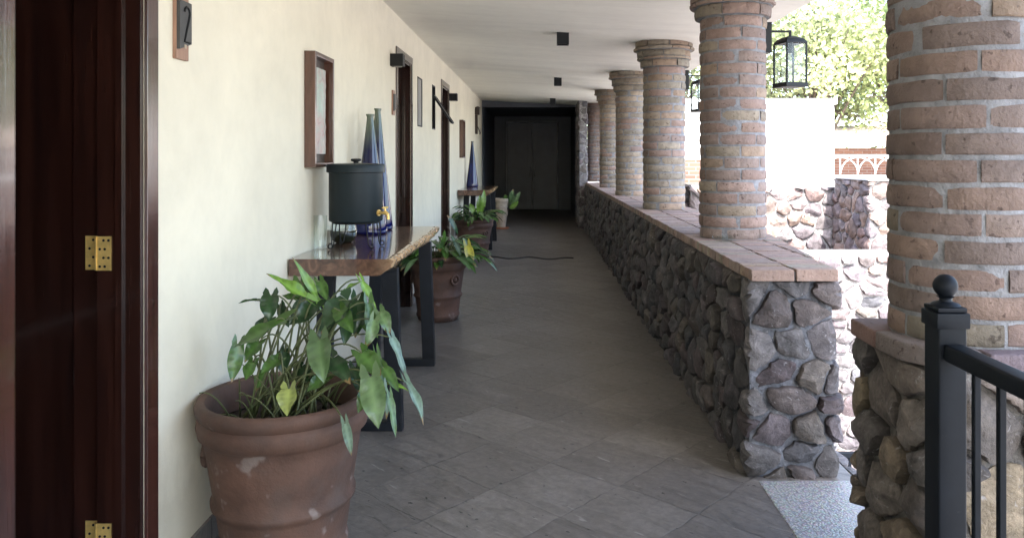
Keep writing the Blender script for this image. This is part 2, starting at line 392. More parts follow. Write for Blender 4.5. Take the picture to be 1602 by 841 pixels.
def stone_shell(path, z0, z1, du, dz, size=.15, bulge=.045, seed=1, closed=False, pal=PAL, mortar=(.25, .245, .24), mortw=(.04, .13), mfun=None, aspect=1.25, batter=0, joint=.016):
    """rubble masonry: every stone is a faceted boss of its own standing out of a rough mortar sheet"""
    rs = np.random.RandomState(seed)
    P = [np.array(p, float) for p in path]
    segs = list(zip(P, P[1:] + ([P[0]] if closed else [])))
    us = []; xy = []; nn = []; L = 0
    for k, (a, b) in enumerate(segs):
        l = np.linalg.norm(b - a); n = max(2, int(round(l / .012))); d = (b - a) / l
        for i in range(n + (1 if k == len(segs) - 1 else 0)):
            us.append(L + i / n * l); xy.append(a + (b - a) * i / n); nn.append(np.array([d[1], -d[0]]))
        L += l
    us = np.array(us); xy = np.array(xy); nn = np.array(nn); sm = np.zeros_like(nn)
    for i in range(len(us)):
        lo, hi = np.searchsorted(us, (us[i] - .05, us[i] + .05)); w = 1 - np.abs(us[lo:hi] - us[i]) / .06
        v = (nn[lo:hi] * w[:, None]).sum(0)
        if closed and us[i] < .05: v = v + nn[-1] * (1 - us[i] / .05) * 3
        if closed and us[i] > L - .05: v = v + nn[0] * (1 - (L - us[i]) / .05) * 3
        sm[i] = v / (np.linalg.norm(v) + 1e-9)
    def surf(u, z, h):
        u = np.asarray(u); z = np.asarray(z); h = np.asarray(h) + batter * (1 - (z - z0) / (z1 - z0))
        X = np.interp(u, us, xy[:, 0]) + np.interp(u, us, sm[:, 0]) * h; Y = np.interp(u, us, xy[:, 1]) + np.interp(u, us, sm[:, 1]) * h
        return np.stack([X, Y, z * np.ones_like(u)], -1)
    # mortar sheet
    mb = MB(); gu = []; acc = 0
    for k, (a, b) in enumerate(segs):
        l = np.linalg.norm(b - a); n = max(2, int(round(l / (du[k] * 1.3)))); gu += [acc + l * i / n for i in range(n)]; acc += l
    gu.append(L); gz = np.linspace(z0, z1, max(3, int((z1 - z0) / (dz * 1.4))) + 1); m = len(gz); nu = len(gu)
    U, Z = np.meshgrid(np.array(gu), gz, indexing='ij'); H = np.empty(U.shape); K = np.empty(U.shape)
    base = surf(U, Z, np.zeros(U.shape))
    for i in range(nu):
        for q in range(m):
            p = Vector(base[i, q]); f = noise.fractal(p * 16 + Vector((seed, 0, 0)), 1, 2, 4); H[i, q] = -.002 + .007 * f; K[i, q] = 1 + .30 * f
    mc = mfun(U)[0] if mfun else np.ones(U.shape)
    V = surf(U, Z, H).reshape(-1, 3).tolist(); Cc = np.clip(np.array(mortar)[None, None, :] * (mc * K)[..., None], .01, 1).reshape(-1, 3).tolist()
    F = [(i * m + q, (i + 1) * m + q, (i + 1) * m + q + 1, i * m + q + 1) for i in range(nu - 1) for q in range(m - 1)]
    if closed: F.append(tuple(i * m + m - 1 for i in range(nu - 1)))
    mb.v = V; mb.f = F; mb.c = Cc
    # stones, one Voronoi cell each (u squeezed by the aspect)
    ax = size; az = size * .88; sd = []; row = 0; z = z0 - az * .2; LA = L / aspect
    while z < z1 + az * .6:
        u = -ax + (row % 2) * ax * .5
        while u < LA + ax:
            if rs.rand() > .13: sd.append((u + (rs.rand() - .5) * ax * .8, z + (rs.rand() - .5) * az * .8))
            u += ax
        z += az; row += 1
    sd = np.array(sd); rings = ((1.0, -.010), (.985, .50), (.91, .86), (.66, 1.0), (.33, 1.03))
    for (su, sz) in sd:
        poly = [(su - size * 1.3, sz - size * 1.3), (su + size * 1.3, sz - size * 1.3), (su + size * 1.3, sz + size * 1.3), (su - size * 1.3, sz + size * 1.3)]
        dd = np.hypot(sd[:, 0] - su, sd[:, 1] - sz)
        for k in np.argsort(dd)[1:16]:
            if dd[k] > size * 3: break
            nx, ny = (sd[k, 0] - su) / dd[k], (sd[k, 1] - sz) / dd[k]; off = dd[k] / 2 - joint * (.35 + .55 * rs.rand())
            poly = clip_half(poly, su + nx * off, sz + ny * off, nx, ny)
            if len(poly) < 3: break
        for (px, py, nx, ny) in ((0.004, 0, -1, 0), (LA - .004, 0, 1, 0), (0, z0, 0, -1), (0, z1 - .004, 0, 1)):
            if len(poly) >= 3: poly = clip_half(poly, px, py, nx, ny)
        if len(poly) < 3: continue
        pa = np.array(poly); area = .5 * abs(np.dot(pa[:, 0], np.roll(pa[:, 1], -1)) - np.dot(pa[:, 1], np.roll(pa[:, 0], -1)))
        if area < (size * .22) ** 2: continue
        # cut the corners, then resample the outline
        q = []
        for i in range(len(pa)):
            a, b = pa[i], pa[(i + 1) % len(pa)]; c = .07 + .13 * rs.rand(); q += [a + (b - a) * c, b + (a - b) * c]
        o = []; st = max(.016, size * .11)
        for i in range(len(q)):
            a, b = q[i], q[(i + 1) % len(q)]; n = max(1, int(np.linalg.norm(b - a) / st))
            o += [a + (b - a) * t / n for t in range(n)]
        o = np.array(o); c0 = o.mean(0); no = len(o)
        o = o + (rs.rand(no, 2) - .5) * size * .06
        b_ = bulge * (.55 + .9 * rs.rand()); tl = (rs.rand(2) - .5) * .42
        cuts = [(rs.rand() * 2 * PI, .06 + .20 * rs.rand(), .35 + .5 * rs.rand()) for _ in range(4)]
        pts = np.concatenate([c0 + (o - c0) * f for f, _ in rings] + [c0[None]]); hh = np.concatenate([np.full(no, b_ * h if h > 0 else -.012) for _, h in rings] + [np.array([b_ * 1.03])])
        d = pts - c0; lift = np.concatenate([np.full(no, f) for f in (0, .5, 1, 1, 1)] + [np.ones(1)])
        hh = hh + lift * (d @ tl)
        for (an, cc, sl) in cuts:
            g_ = d[:, 0] * math.cos(an) + d[:, 1] * math.sin(an) - cc * size * 1.2
            hh = np.where(lift > 0, np.minimum(hh, np.maximum(b_ * 1.05 - sl * np.maximum(0, g_), b_ * .2 * lift)), hh)
        uu = np.clip(pts[:, 0] * aspect, 0, L); zz = np.clip(pts[:, 1], z0, z1 - .002)
        p0 = surf(uu, zz, hh)
        nzv = np.array([noise.fractal(Vector(p) * (20 * .15 / size) + Vector((0, seed, 0)), 1, 2, 3) for p in p0])
        hh = hh + lift * nzv * .008 * size / .15
        p0 = surf(uu, zz, hh)
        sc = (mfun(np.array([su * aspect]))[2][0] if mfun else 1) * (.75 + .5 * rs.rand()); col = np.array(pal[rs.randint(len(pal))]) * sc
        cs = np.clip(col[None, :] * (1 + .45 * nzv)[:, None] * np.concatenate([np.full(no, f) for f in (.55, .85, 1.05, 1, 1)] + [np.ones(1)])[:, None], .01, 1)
        fs = []
        for r_ in range(len(rings) - 1):
            for i in range(no):
                k = (i + 1) % no; fs.append((r_ * no + i, r_ * no + k, (r_ + 1) * no + k, (r_ + 1) * no + i))
        r_ = len(rings) - 1
        for i in range(no): fs.append((r_ * no + i, r_ * no + (i + 1) % no, len(rings) * no))
        mb.add(p0.tolist(), fs, cs.tolist())
    return mb

# ------------------------------------------------------------------ brick columns
def arc_brick(mb, cx, cy, r, a0, a1, z0, z1, depth, col, rnd):
    n = 8; e = .006; j = lambda s: (rnd.random() - .5) * s
    rings = [(0.0, -e * .8), (.07, -.0008), (.5, 0.001), (.93, -.0008), (1.0, -e * .8)]
    vs = []; cs = []
    dr0, dr1 = j(.010), j(.010)
    for q in range(n + 1):
        t = q / n; a = a0 + (a1 - a0) * t; endr = -e * .6 if q in (0, n) else 0
        for (tz, ro) in rings:
            zz = z0 + (z1 - z0) * tz
            nz = noise.noise((math.cos(a) * r * 14 + cx * 9, math.sin(a) * r * 14 + cy * 9, zz * 20)) * .0045
            rr = r + ro + endr + dr0 + (dr1 - dr0) * t + nz
            edge = 1 if tz in (0, 1) else 0
            vs.append((cx + rr * math.cos(a), cy + rr * math.sin(a), zz + nz * .8))
            k = 1 + noise.noise((a * 6 + cx, zz * 30, cy)) * .25
            cs.append(tuple(c * k for c in col))
    for q in (0, n):
        a = a0 + (a1 - a0) * (q / n)
    m = len(rings); fs = []
    for q in range(n):
        for k in range(m - 1):
            fs.append((q * m + k, (q + 1) * m + k, (q + 1) * m + k + 1, q * m + k + 1))
    o = len(vs)
    for q in range(n + 1):                       # inner edge (in the mortar)
        a = a0 + (a1 - a0) * q / n
        for zz in (z0, z1):
            vs.append((cx + (r - depth) * math.cos(a), cy + (r - depth) * math.sin(a), zz)); cs.append(col)
    for q in range(n):
        fs.append((q * m, o + 2 * q, o + 2 * q + 2, (q + 1) * m))
        fs.append((q * m + m - 1, (q + 1) * m + m - 1, o + 2 * q + 3, o + 2 * q + 1))
    fs.append(tuple(range(m)) + (o + 1, o)); 
    b = n * m
    fs.append(tuple(b + k for k in range(m - 1, -1, -1)) + (o + 2 * n, o + 2 * n + 1))
    mb.add(vs, fs, cs)

def brick_cols(tint, rnd, dk=.86):
    pal = [(.35, .245, .205), (.32, .232, .20), (.375, .268, .222), (.295, .222, .192), (.365, .255, .205), (.335, .253, .215)]
    tan = [(.37, .305, .23), (.33, .275, .21), (.40, .32, .24), (.30, .26, .205), (.38, .28, .205), (.35, .30, .235)]
    p = rnd.choice(tan) if rnd.random() < tint else rnd.choice(pal)
    k = (.75 + rnd.random() * .20) * dk
    return tuple(c * k for c in p)

def column(cx, cy, z0, zt, label, tint, seed):
    t = thing('brick_column', label, 'column', (cx, cy, z0), 'round brick columns along the walkway')
    rnd = random.Random(seed); r = .215
    cap_h = .265; zc = zt - cap_h
    sh = MB(); core = MB()
    core.lathe([(r - .0065 + .0012 * math.sin(k * 1.7), k * (zt - z0 - .005) / 60) for k in range(61)], (cx, cy, z0), 64, wob=.012)
    pitch = .0745; n = int(round((zc - z0) / pitch)); pitch = (zc - z0) / n
    off = rnd.random() * 6
    for k in range(n):
        nb = 5; off += PI / nb + (rnd.random() - .5) * .25
        jw = .0062 / r
        cuts = [off + 2 * PI * i / nb + (rnd.random() - .5) * .16 for i in range(nb)]
        for i in range(nb):
            a0 = cuts[i] + jw * (.7 + .5 * rnd.random()); a1 = (cuts[i + 1] if i < nb - 1 else cuts[0] + 2 * PI) - jw
            arc_brick(sh, cx, cy, r, a0, a1, z0 + k * pitch + .005 + rnd.random() * .003, z0 + (k + 1) * pitch - .005 - rnd.random() * .003, .03, brick_cols(tint, rnd, {.12: .65, .18: .90, .1: .9}.get(tint, 1.0)), rnd)  # nearest column's bricks darkened, roof shade put into their colour
    obj('shaft', sh, M['brick'], t, smooth=SM)
    cp = MB(); z = zc
    # rounded collar course, thin tile, brick course, thin flared tile on top
    for (h, rr, nb, dep) in ((.072, r + .032, 6, .07), (.026, r + .055, 7, .09), (.064, r + .052, 7, .09), (.030, r + .092, 8, .13), (.062, r + .080, 8, .12)):
        off = rnd.random() * 6
        for i in range(nb):
            a0 = off + 2 * PI * i / nb + .018; a1 = off + 2 * PI * (i + 1) / nb - .018
            arc_brick(cp, cx, cy, rr + (rnd.random() - .5) * .012, a0, a1, z + .003, z + h - .003, dep, brick_cols(min(1, tint + .35), rnd), rnd)
        z += h + .002
    core.lathe([(r + .018, 0), (r + .018, .07), (r + .04, .075), (r + .04, .16), (r + .062, .165), (r + .062, zt - zc - .004)], (cx, cy, zc + .002), 48)
    obj('mortar_core', core, M['mortar'], t, smooth=SM)
    obj('capital', cp, M['brick'], t, smooth=SM)
    return t

# ------------------------------------------------------------------ the setting
WX = -1.285
def ceil_z(x): return 2.80 - (x - WX) * (.14 / 2.57)
mb = MB().box(WX - .2, 1.48, -6, 22.4, -.3, 0)
struct(obj('floor', mb, M['floor']))
mb = MB().box(1.02, 2.3, 1.9, 3.56, -.06, .004)
struct(obj('landing', mb, M['aggregate'], bevel=.008))
mb = MB()
for i in range(7):
    mb.box(2.3 + .3 * i, 2.6 + .3 * i, 2.0, 3.5, -2.1, -.02 - .29 * (i + 1))
struct(obj('steps', mb, M['aggregate'], bevel=.01))
mb = MB(); S = 160
mb.add([(-S, -S, -2.1), (S, -S, -2.1), (S, S, -2.1), (-S, S, -2.1)], [(0, 1, 2, 3)])
struct(obj('ground', mb, M['ground']))
# ceiling slab, sloping a little down to its outer edge
mb = MB(); nx, ny = 16, 60; vs = []; fs = []
XS = np.linspace(-4.8, 1.98, nx + 1); YS = np.linspace(-6, 22.4, ny + 1)
for x in XS:
    for y in YS:
        zz = ceil_z(max(x, WX)) + noise.noise((x * .8, y * .45, 3)) * .012
        vs.append((x, y, zz))
for i in range(nx):
    for j in range(ny):
        a = i * (ny + 1) + j; fs.append((a, a + 1, a + ny + 2, a + ny + 1))
o = len(vs); vs += [(-4.8, -6, 3.08), (1.98, -6, 2.90), (1.98, 22.4, 2.90), (-4.8, 22.4, 3.08)]
fs.append((o, o + 1, o + 2, o + 3))
rowl = [j for j in range(ny + 1)]; rowr = [nx * (ny + 1) + j for j in range(ny + 1)]
fs.append(tuple(rowr) + (o + 2, o + 1)); fs.append(tuple(rowl) + (o + 3, o))
fs.append(tuple(i * (ny + 1) for i in range(nx + 1)) + (o + 1, o)); fs.append(tuple(i * (ny + 1) + ny for i in range(nx + 1)) + (o + 2, o + 3))
mb.add(vs, fs); struct(obj('ceiling', mb, M['ceiling'], smooth=SM))

# house wall with its doors and high windows
W = thing('house_wall', 'long cream plastered wall down the left side of the walkway', 'wall', (WX, 8, 0))
D1 = (1.865, 2.50, 2.45); D2 = (6.98, 7.72, 2.43); D3 = (10.2, 10.95, 2.46)
WN = [(8.16, 8.47, 1.83, 2.36), (9.28, 9.54, 1.84, 2.38)]
ops = sorted([(a, b, 0, h) for a, b, h in (D1, D2, D3)] + WN)
mb = MB(); y = -6; X0, X1 = WX - .15, WX
for (a, b, z0, z1) in ops:
    mb.box(X0, X1, y, a, 0, 2.86)
    mb.box(X0, X1, a, b, z1, 2.86)
    if z0 > 0: mb.box(X0, X1, a, b, 0, z0)
    y = b
mb.box(X0, X1, y, 17.5, 0, 2.86)
obj('plaster', mb, M['plaster'], W)
mb = MB().box(-4.6, -4.4, -6, 22.4, 0, 2.86).box(-4.4, X0, -6.0, -5.9, 0, 2.86).box(-4.4, X0, 17.3, 17.45, 0, 2.86).box(-4.4, X0, -5.9, 17.3, -.1, -.004)
obj('room_wall', mb, M['nav'], W)
mb = MB()
for a, b in ((-6, 1.80), (2.58, 6.90), (7.80, 10.12), (11.03, 17.49)):
    yy = a
    while yy < b - .01:
        e = min(b, yy + .41); mb.box(WX, WX + .011, yy + .001, e - .001, .001, .098); yy = e
obj('skirting', mb, M['floor'], W, bevel=.002)

def door_frame(parent, d, cw=.072, proud=.012, depth=.14):
    a, b, h = d; mb = MB(); x0, x1 = WX - depth, WX + proud
    mb.box(WX + .0005, x1, a - cw, a, 0, h + cw); mb.box(WX + .0005, x1, b, b + cw, 0, h + cw); mb.box(WX + .0005, x1, a, b, h, h + cw)
    fr = obj('door_casing', mb, M['casing'], parent, bevel=.0015)
    mb = MB()
    mb.box(x0, WX - .001, a + .0005, a + .022, 0, h - .001); mb.box(x0, WX - .001, b - .022, b - .0005, 0, h - .001); mb.box(x0, WX - .001, a + .023, b - .023, h - .023, h - .001)
    # door stop bead
    mb.box(WX - .075, WX - .055, b - .034, b - .0225, 0, h - .03)
    obj('door_jamb', mb, M['mahogany'], parent)
door_frame(W, D1); door_frame(W, D2); door_frame(W, D3)
# first door, swung open into the room: its face looks at the viewer
def leaf_open(d):
    a, b, h = d; x1 = WX - .145; x0 = x1 - .74; y0 = b - .004; mb = MB()
    sw = .085
    for (p, q) in ((x1 - sw, x1), (x0, x0 + sw)): mb.box(p, q, y0, y0 + .04, .012, h - .02)
    for (p, q) in ((.012, .14), (h - .13, h - .02)): mb.box(x0 + sw, x1 - sw, y0, y0 + .04, p, q)
    for (p, q) in ((.14, h - .13),):
        mb.box(x0 + sw - .004, x1 - sw + .004, y0 + .012, y0 + .03, p - .004, q + .004)
    o = obj('door', mb, M['mahogany'], W, bevel=.006, label='dark varnished wooden door standing open with brass hinges')
    for zc in (1.19, .265):
        hb = MB()
        hb.box(x1 - .042, x1 - .003, y0 - .0025, y0 - .0005, zc - .055, zc + .055)
        hb.box(x1 + .003, x1 + .052, b - .0255, b - .0232, zc - .055, zc + .055)
        for i in range(5):
            hb.lathe([(.0065, 0), (.0075, .002), (.0075, .018), (.0065, .0205)], (x1, y0 - .010, zc - .0535 + i * .0215), 12)
        hb.box(x1 + .0005, x1 + .006, y0 - .024, y0 - .004, zc - .054, zc + .054)
        hb.box(x1 - .004, x1 + .0002, y0 - .009, y0 - .002, zc - .054, zc + .054)
        hg = obj('hinge', hb, M['brass'], o)
        sb = MB()
        for dx, yy in ((-.022, y0 - .0028), (.022, b - .0258), (.038, b - .0258)):
            for k, dz in enumerate((-.042, -.014, .014, .042)):
                px = x1 + dx + (.006 if k % 2 else -.006)
                sb.tube([(px, yy, zc + dz), (px, yy - .0012, zc + dz)], .0042, 10)
        obj('screw', sb, M['black'], o)
leaf_open(D1)
def leaf_closed(d):
    a, b, h = d; x = WX - .12; mb = MB(); a += .024; b -= .024; h -= .026
    mb.box(x - .02, x, a, b, .01, h)
    for (p, q) in ((.15, .95), (1.1, h - .15)): mb.box(x + .0005, x + .014, a + .12, b - .12, p, q)
    o = obj('door', mb, M['mahogany'], W, bevel=.004)
    hb = MB().lathe([(.026, 0), (.026, .008), (.012, .012), (.012, .03), (.026, .036), (.03, .05), (.022, .064), (.0, .066)], (0, 0, 0), 16)
    hb.v = [(x + v[2], a + .07 + v[0], 1.0 + v[1]) for v in hb.v]
    obj('knob', hb, M['brass'], o, smooth=SM)
leaf_closed(D2); leaf_closed(D3)
# high windows: the first shut, the second with its sash tilted out
for k, (a, b, z0, z1) in enumerate(WN):
    mb = MB(); x0, x1 = WX - .06, WX + .006; w = .014
    mb.box(x0, x1, a + .001, a + w, z0 + .001, z1 - .001); mb.box(x0, x1, b - w, b - .001, z0 + .001, z1 - .001)
    mb.box(x0, x1, a + w, b - w, z1 - w, z1 - .001); mb.box(x0, x1, a + w, b - w, z0 + .001, z0 + w)
    o = obj('window', mb, M['dark_iron'], W, label='narrow high window, shut' if k == 0 else 'narrow high window with its sash tilted out')
    if k == 0:
        obj('pane', MB().box(WX - .010, WX - .002, a + w, b - w, z0 + w, z1 - w), M['pane'], o)
    else:
        obj('pane', MB().box(WX - .034, WX - .028, a + w, b - w, z1 - .13, z1 - w), M['pane'], o)
        L = .40; mt = Matrix.Translation((WX + .01, 0, z1 - .13)) @ Matrix.Rotation(math.radians(-34), 4, 'Y')
        mb = MB()
        y0, y1 = a + w + .002, b - w - .002
        for bx in ((y0, y0 + .02, -L, 0), (y1 - .02, y1, -L, 0), (y0 + .02, y1 - .02, -.02, 0), (y0 + .02, y1 - .02, -L, -L + .02)):
            mb.box(-.012, .012, bx[0], bx[1], bx[2], bx[3], mat=mt)
        obj('sash', mb, M['dark_iron'], o)
        obj('pane', MB().box(-.003, .003, y0 + .02, y1 - .02, -L + .02, -.02, mat=mt), M['pane'], o)

# dark vestibule with the double door
V = thing('vestibule', 'near black painted alcove with tall double doors at the far end of the walkway', 'alcove', (-.2, 20, 0))
mb = MB()
mb.box(WX - .1, WX + .03, 17.5, 22.0, .001, 2.86); mb.box(.93, 1.08, 17.5, 22.0, .001, 2.86)
mb.box(WX + .03, .93, 17.52, 22.0, 2.66, 2.86); mb.box(WX + .03, -1.0, 22.0, 22.2, .001, 2.86); mb.box(.65, .93, 22.0, 22.2, .001, 2.86); mb.box(-1.0, .65, 22.0, 22.2, 2.60, 2.86)
mb.box(WX + .03, .93, 17.5, 17.52, 2.64, 2.86)
mb.box(WX - .1, 1.08, 22.205, 22.3, -.1, 2.86)  # backing panel added behind the doors to block outside light
obj('wall', mb, M['nav'], V)
mb = MB(); mb.box(-1.0, -.92, 21.97, 22.15, .001, 2.60); mb.box(.57, .65, 21.97, 22.15, .001, 2.60); mb.box(-.92, .57, 21.97, 22.15, 2.52, 2.60)
obj('door_frame', mb, M['nav'], V, bevel=.006)
mb = MB(); mb.box(-.92, -.89, 21.985, 22.1, .001, 2.52); mb.box(.54, .57, 21.985, 22.1, .001, 2.52); mb.box(-.89, .54, 21.985, 22.1, 2.49, 2.52)
obj('frame_lining', mb, M['nav_trim'], V)
for a, b in ((-.887, -.187), (-.165, .537)):
    mb = MB().box(a, b, 22.03, 22.08, .01, 2.485)
    for p, q in ((.2, 1.0), (1.12, 2.3)): mb.box(a + .12, b - .12, 22.018, 22.0295, p, q)
    o = obj('door_leaf', mb, M['nav_door'], V, bevel=.004)
    hx = b - .05 if a < -.5 else a + .05
    obj('handle', MB().tube([(hx, 22.03, .95), (hx, 21.98, .97), (hx, 21.98, 1.2), (hx, 22.03, 1.22)], .009, 8), M['nav_trim'], o, smooth=SM)
obj('astragal', MB().box(-.186, -.166, 22.0, 22.03, .01, 2.485), M['nav_trim'], V)

# stone parapet with brick coping
ZT = .975; ZB = .922
def outer(y): return 1.40 if y < 3.6 else (1.40 + (y - 3.6) / 1.6 * .18 if y < 5.2 else 1.58)
PR = thing('parapet', 'low rubble stone wall with flat brick coping carrying the row of brick columns', 'wall', (1.2, 3.6, 0))
mb = stone_shell([(1.00, 16.1), (1.00, 3.62), (1.385, 3.62), (1.56, 5.2), (1.56, 16.6)], -.02, ZB, [.013, .009, .016, .06], .0115, size=.150, bulge=.034, seed=11, batter=.012, joint=.0125, mortar=(.135, .14, .157), mortw=(.015, .085), mfun=lambda U: (np.where(U < 12.42, .30, 1.0), np.where(U < 12.42, .8, 2.0), np.where(U < 12.42, .48, .60)))  # inner face's dimmer light put into darker stone and mortar colours
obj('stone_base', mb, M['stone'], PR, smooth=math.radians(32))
mb = MB(); rnd = random.Random(3)
def copbrick(mb, x0, x1, y0, y1, clip=None, z0=ZB, z1=ZT):
    col = brick_cols(.12, rnd); col = tuple(c * 1.3 for c in col)
    j = lambda s: (rnd.random() - .5) * s
    dz = j(.006)
    pts = []
    for z in (z0, z1 + dz):
        for (x, y) in ((x0, y0), (x1, y0), (x1, y1), (x0, y1)):
            if clip and x > clip(y): x = clip(y)
            pts.append((x + j(.004), y + j(.003), z + (j(.003) if z > z0 else 0)))
    mb.add(pts, [(0, 3, 2, 1), (4, 5, 6, 7), (0, 1, 5, 4), (1, 2, 6, 5), (2, 3, 7, 6), (3, 0, 4, 7)], col)
y = 3.575
while y < 16.1:
    w = .066 + rnd.random() * .006
    copbrick(mb, .992 + rnd.random() * .006, 1.195, y, y + w)
    o2 = rnd.random() * .02
    copbrick(mb, 1.205, 1.42, y, y + w, outer)
    if outer(y) > 1.44: copbrick(mb, 1.428, 1.62, y, y + w, outer)
    y += w + .0045
obj('brick_coping', mb, M['brick'], PR, bevel=.004, segs=2)
mb = MB().prism([(1.06, 16.1), (1.06, 3.70), (1.33, 3.70), (1.50, 5.2), (1.50, 16.1)], .05, ZB + .002).prism([(1.005, 16.1), (1.005, 3.59), (1.385, 3.59), (1.56, 5.2), (1.56, 16.1)], ZB + .004, ZT - .012)
obj('mortar_bed', mb, M['mortar'], PR)
# stones below the walkway, seen only from the courtyard
mb = stone_shell([(1.50, 3.58), (1.50, 22)], -2.1, -.01, [.06], .06, size=.24, bulge=.05, seed=5)
struct(obj('foundation', mb, M['stone'], smooth=math.radians(35)))

# pedestal of the nearest column
CY = [2.31, 5.07, 7.83, 10.62, 13.4, 16.75]; CX = 1.285
PD = thing('column_pedestal', 'rugged stone pedestal under the nearest brick column beside the black railing', 'pedestal', (1.3, 2.3, 0))
ped = [(1.085, 2.56), (1.085, 2.13), (1.14, 2.06), (1.56, 2.06), (1.56, 2.56)]
mb = stone_shell(ped, -.02, .918, [.0075, .0075, .0075, .02, .02], .0085, size=.15, bulge=.042, seed=23, closed=True, joint=.011, mortar=(.12, .11, .10), mortw=(.02, .08),
                 pal=[(.14, .115, .10), (.105, .088, .08), (.17, .135, .10), (.09, .08, .077), (.13, .112, .10), (.20, .16, .11)])
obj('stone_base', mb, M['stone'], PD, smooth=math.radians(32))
mb = MB(); rnd = random.Random(9)
cap_polys = [[(1.025, 2.52), (1.02, 2.335), (1.16, 2.335), (1.16, 2.52)], [(1.02, 2.325), (1.03, 2.19), (1.10, 2.09), (1.20, 2.07), (1.20, 2.325)],
             [(1.21, 2.325), (1.21, 2.05), (1.37, 2.055), (1.37, 2.325)], [(1.38, 2.325), (1.38, 2.05), (1.60, 2.06), (1.60, 2.325)],
             [(1.17, 2.52), (1.17, 2.335), (1.40, 2.335), (1.40, 2.52)], [(1.41, 2.52), (1.41, 2.335), (1.60, 2.335), (1.60, 2.52)]]
for poly in cap_polys:
    c = brick_cols(.3, rnd); mb.prism(poly, .92, ZT + (rnd.random() - .5) * .006, tuple(x * (.62 + .3 * rnd.random()) for x in c))
obj('brick_coping', mb, M['brick'], PD, bevel=.009, segs=3, smooth=SM)
mb = MB().prism([(1.06, 2.5), (1.06, 2.16), (1.12, 2.09), (1.57, 2.09), (1.57, 2.5)], .922, ZT - .01)
obj('mortar_bed', mb, M['mortar'], PD)

labs = ['nearest and largest brick column, standing on the stone pedestal by the black railing', 'second nearest brick column, at the open end of the parapet with a lantern beside it',
        'third brick column from the front, on the parapet with the smaller far lantern', 'fourth brick column from the front, weathered tan, on the parapet',
        'fifth brick column from the front, narrow tan one on the parapet', 'farthest brick column, reddish, standing beside the rough stone pier']
for i, (yy, tint) in enumerate(zip(CY, (.12, .18, .65, .9, .85, .1))):
    column(CX, yy, ZT - .004, ceil_z(CX) + .012, labs[i], tint, 40 + i)

# stone pier at the far end of the parapet
mb = stone_shell([(.868, 17.5), (.868, 16.1), (1.02, 16.1), (1.02, 17.5)], 0, 2.72, [.02, .02, .02, .04], .02, size=.15, bulge=.022, seed=31, closed=True)
tag(obj('stone_pier', mb, M['stone'], smooth=math.radians(35), loc=(.93, 16.8, 0)), 'full height rough stone pier between the dark alcove and the parapet', 'pier')

# ------------------------------------------------------------------ lamps
def lantern(cx, cy, label):
    zt = 2.385; t = thing('wall_lantern', label, 'lantern', (cx + .215, cy, 2.28), 'black lanterns on the brick columns')
    xs = cx + .213
    obj('backplate', MB().box(xs - .012, xs + .034, cy - .045, cy + .045, zt - .20, zt), M['black'], t, bevel=.004)
    lx = cx + .38
    obj('arm', MB().box(xs + .034, lx + .008, cy - .007, cy + .007, zt - .062, zt - .048).box(lx - .008, lx + .008, cy - .0069, cy + .0069, zt - .092, zt - .062), M['black'], t, bevel=.002)
    rot = math.radians(16); mt = Matrix.Translation((lx, cy, zt - .425)) @ Matrix.Rotation(rot, 4, 'Z'); s = .073
    mb = MB()
    prof = [(s * 1.0 * 1.41, .285), (s * 1.08 * 1.41, .287), (s * 1.06 * 1.41, .298), (s * .86 * 1.41, .318), (s * .52 * 1.41, .332), (s * .2 * 1.41, .338), (.012, .340)]
    mb.lathe(prof, (0, 0, 0), 4, rot=PI / 4)
    mb.v = [tuple(mt @ Vector(p)) for p in mb.v]
    obj('roof', mb, M['black'], t, bevel=.003)
    for a in (-1, 1):
        for b in (-1, 1):
            obj('corner_bar', MB().box(a * s - .005, a * s + .005, b * s - .005, b * s + .005, .03, .2845, mat=mt), M['black'], t)
    obj('base', MB().box(-s - .008, s + .008, -s - .008, s + .008, 0, .0295, mat=mt), M['black'], t, bevel=.003)
    mb = MB()
    for k in range(4):
        m2 = mt @ Matrix.Rotation(k * PI / 2, 4, 'Z'); mb = MB(); mb.add([tuple(m2 @ Vector(p)) for p in ((-s + .006, s, .031), (s - .006, s, .031), (s - .006, s, .283), (-s + .006, s, .283))], [(0, 1, 2, 3)])
        obj('glass_pane', mb, M['glass'], t)
    mb = MB().lathe([(.014, .225), (.018, .23), (.018, .265), (.012, .284)], (0, 0, 0), 14)
    mb.v = [tuple(mt @ Vector(p)) for p in mb.v]; obj('socket', mb, M['black'], t, smooth=SM)
    mb = MB().lathe([(.002, .115), (.022, .125), (.03, .15), (.024, .19), (.012, .2245)], (0, 0, 0), 16)
    mb.v = [tuple(mt @ Vector(p)) for p in mb.v]; obj('bulb', mb, M['bulb'], t, smooth=SM)
lantern(CX, CY[1], 'nearer and larger black glass lantern on the second brick column')
lantern(CX, CY[2], 'farther black glass lantern half hidden behind the second brick column')

for x, y, lab in ((.24, 7.5, 'nearest black cube spotlight on the ceiling'), (.30, 11.75, 'middle black cube spotlight on the ceiling'), (.30, 15.9, 'farthest black cube spotlight on the ceiling, before the dark alcove')):
    z = ceil_z(x) - .002
    t = thing('ceiling_spotlight', lab, 'spotlight', (x, y, z), 'black cube spotlights along the ceiling')
    mb = MB(); s = .058
    mb.box(x - s, x + s, y - s, y + s, z - .03, z + .01); mb.box(x - s, x - s + .01, y - s, y + s, z - .118, z - .0305); mb.box(x + s - .01, x + s, y - s, y + s, z - .118, z - .0305)
    mb.box(x - s + .01, x + s - .01, y - s, y - s + .01, z - .118, z - .0305); mb.box(x - s + .01, x + s - .01, y + s - .01, y + s, z - .118, z - .0305)
    obj('housing', mb, M['black'], t)
    obj('lens', MB().lathe([(.04, 0), (.04, .02)], (x, y, z - .055), 20), M['pane'], t)
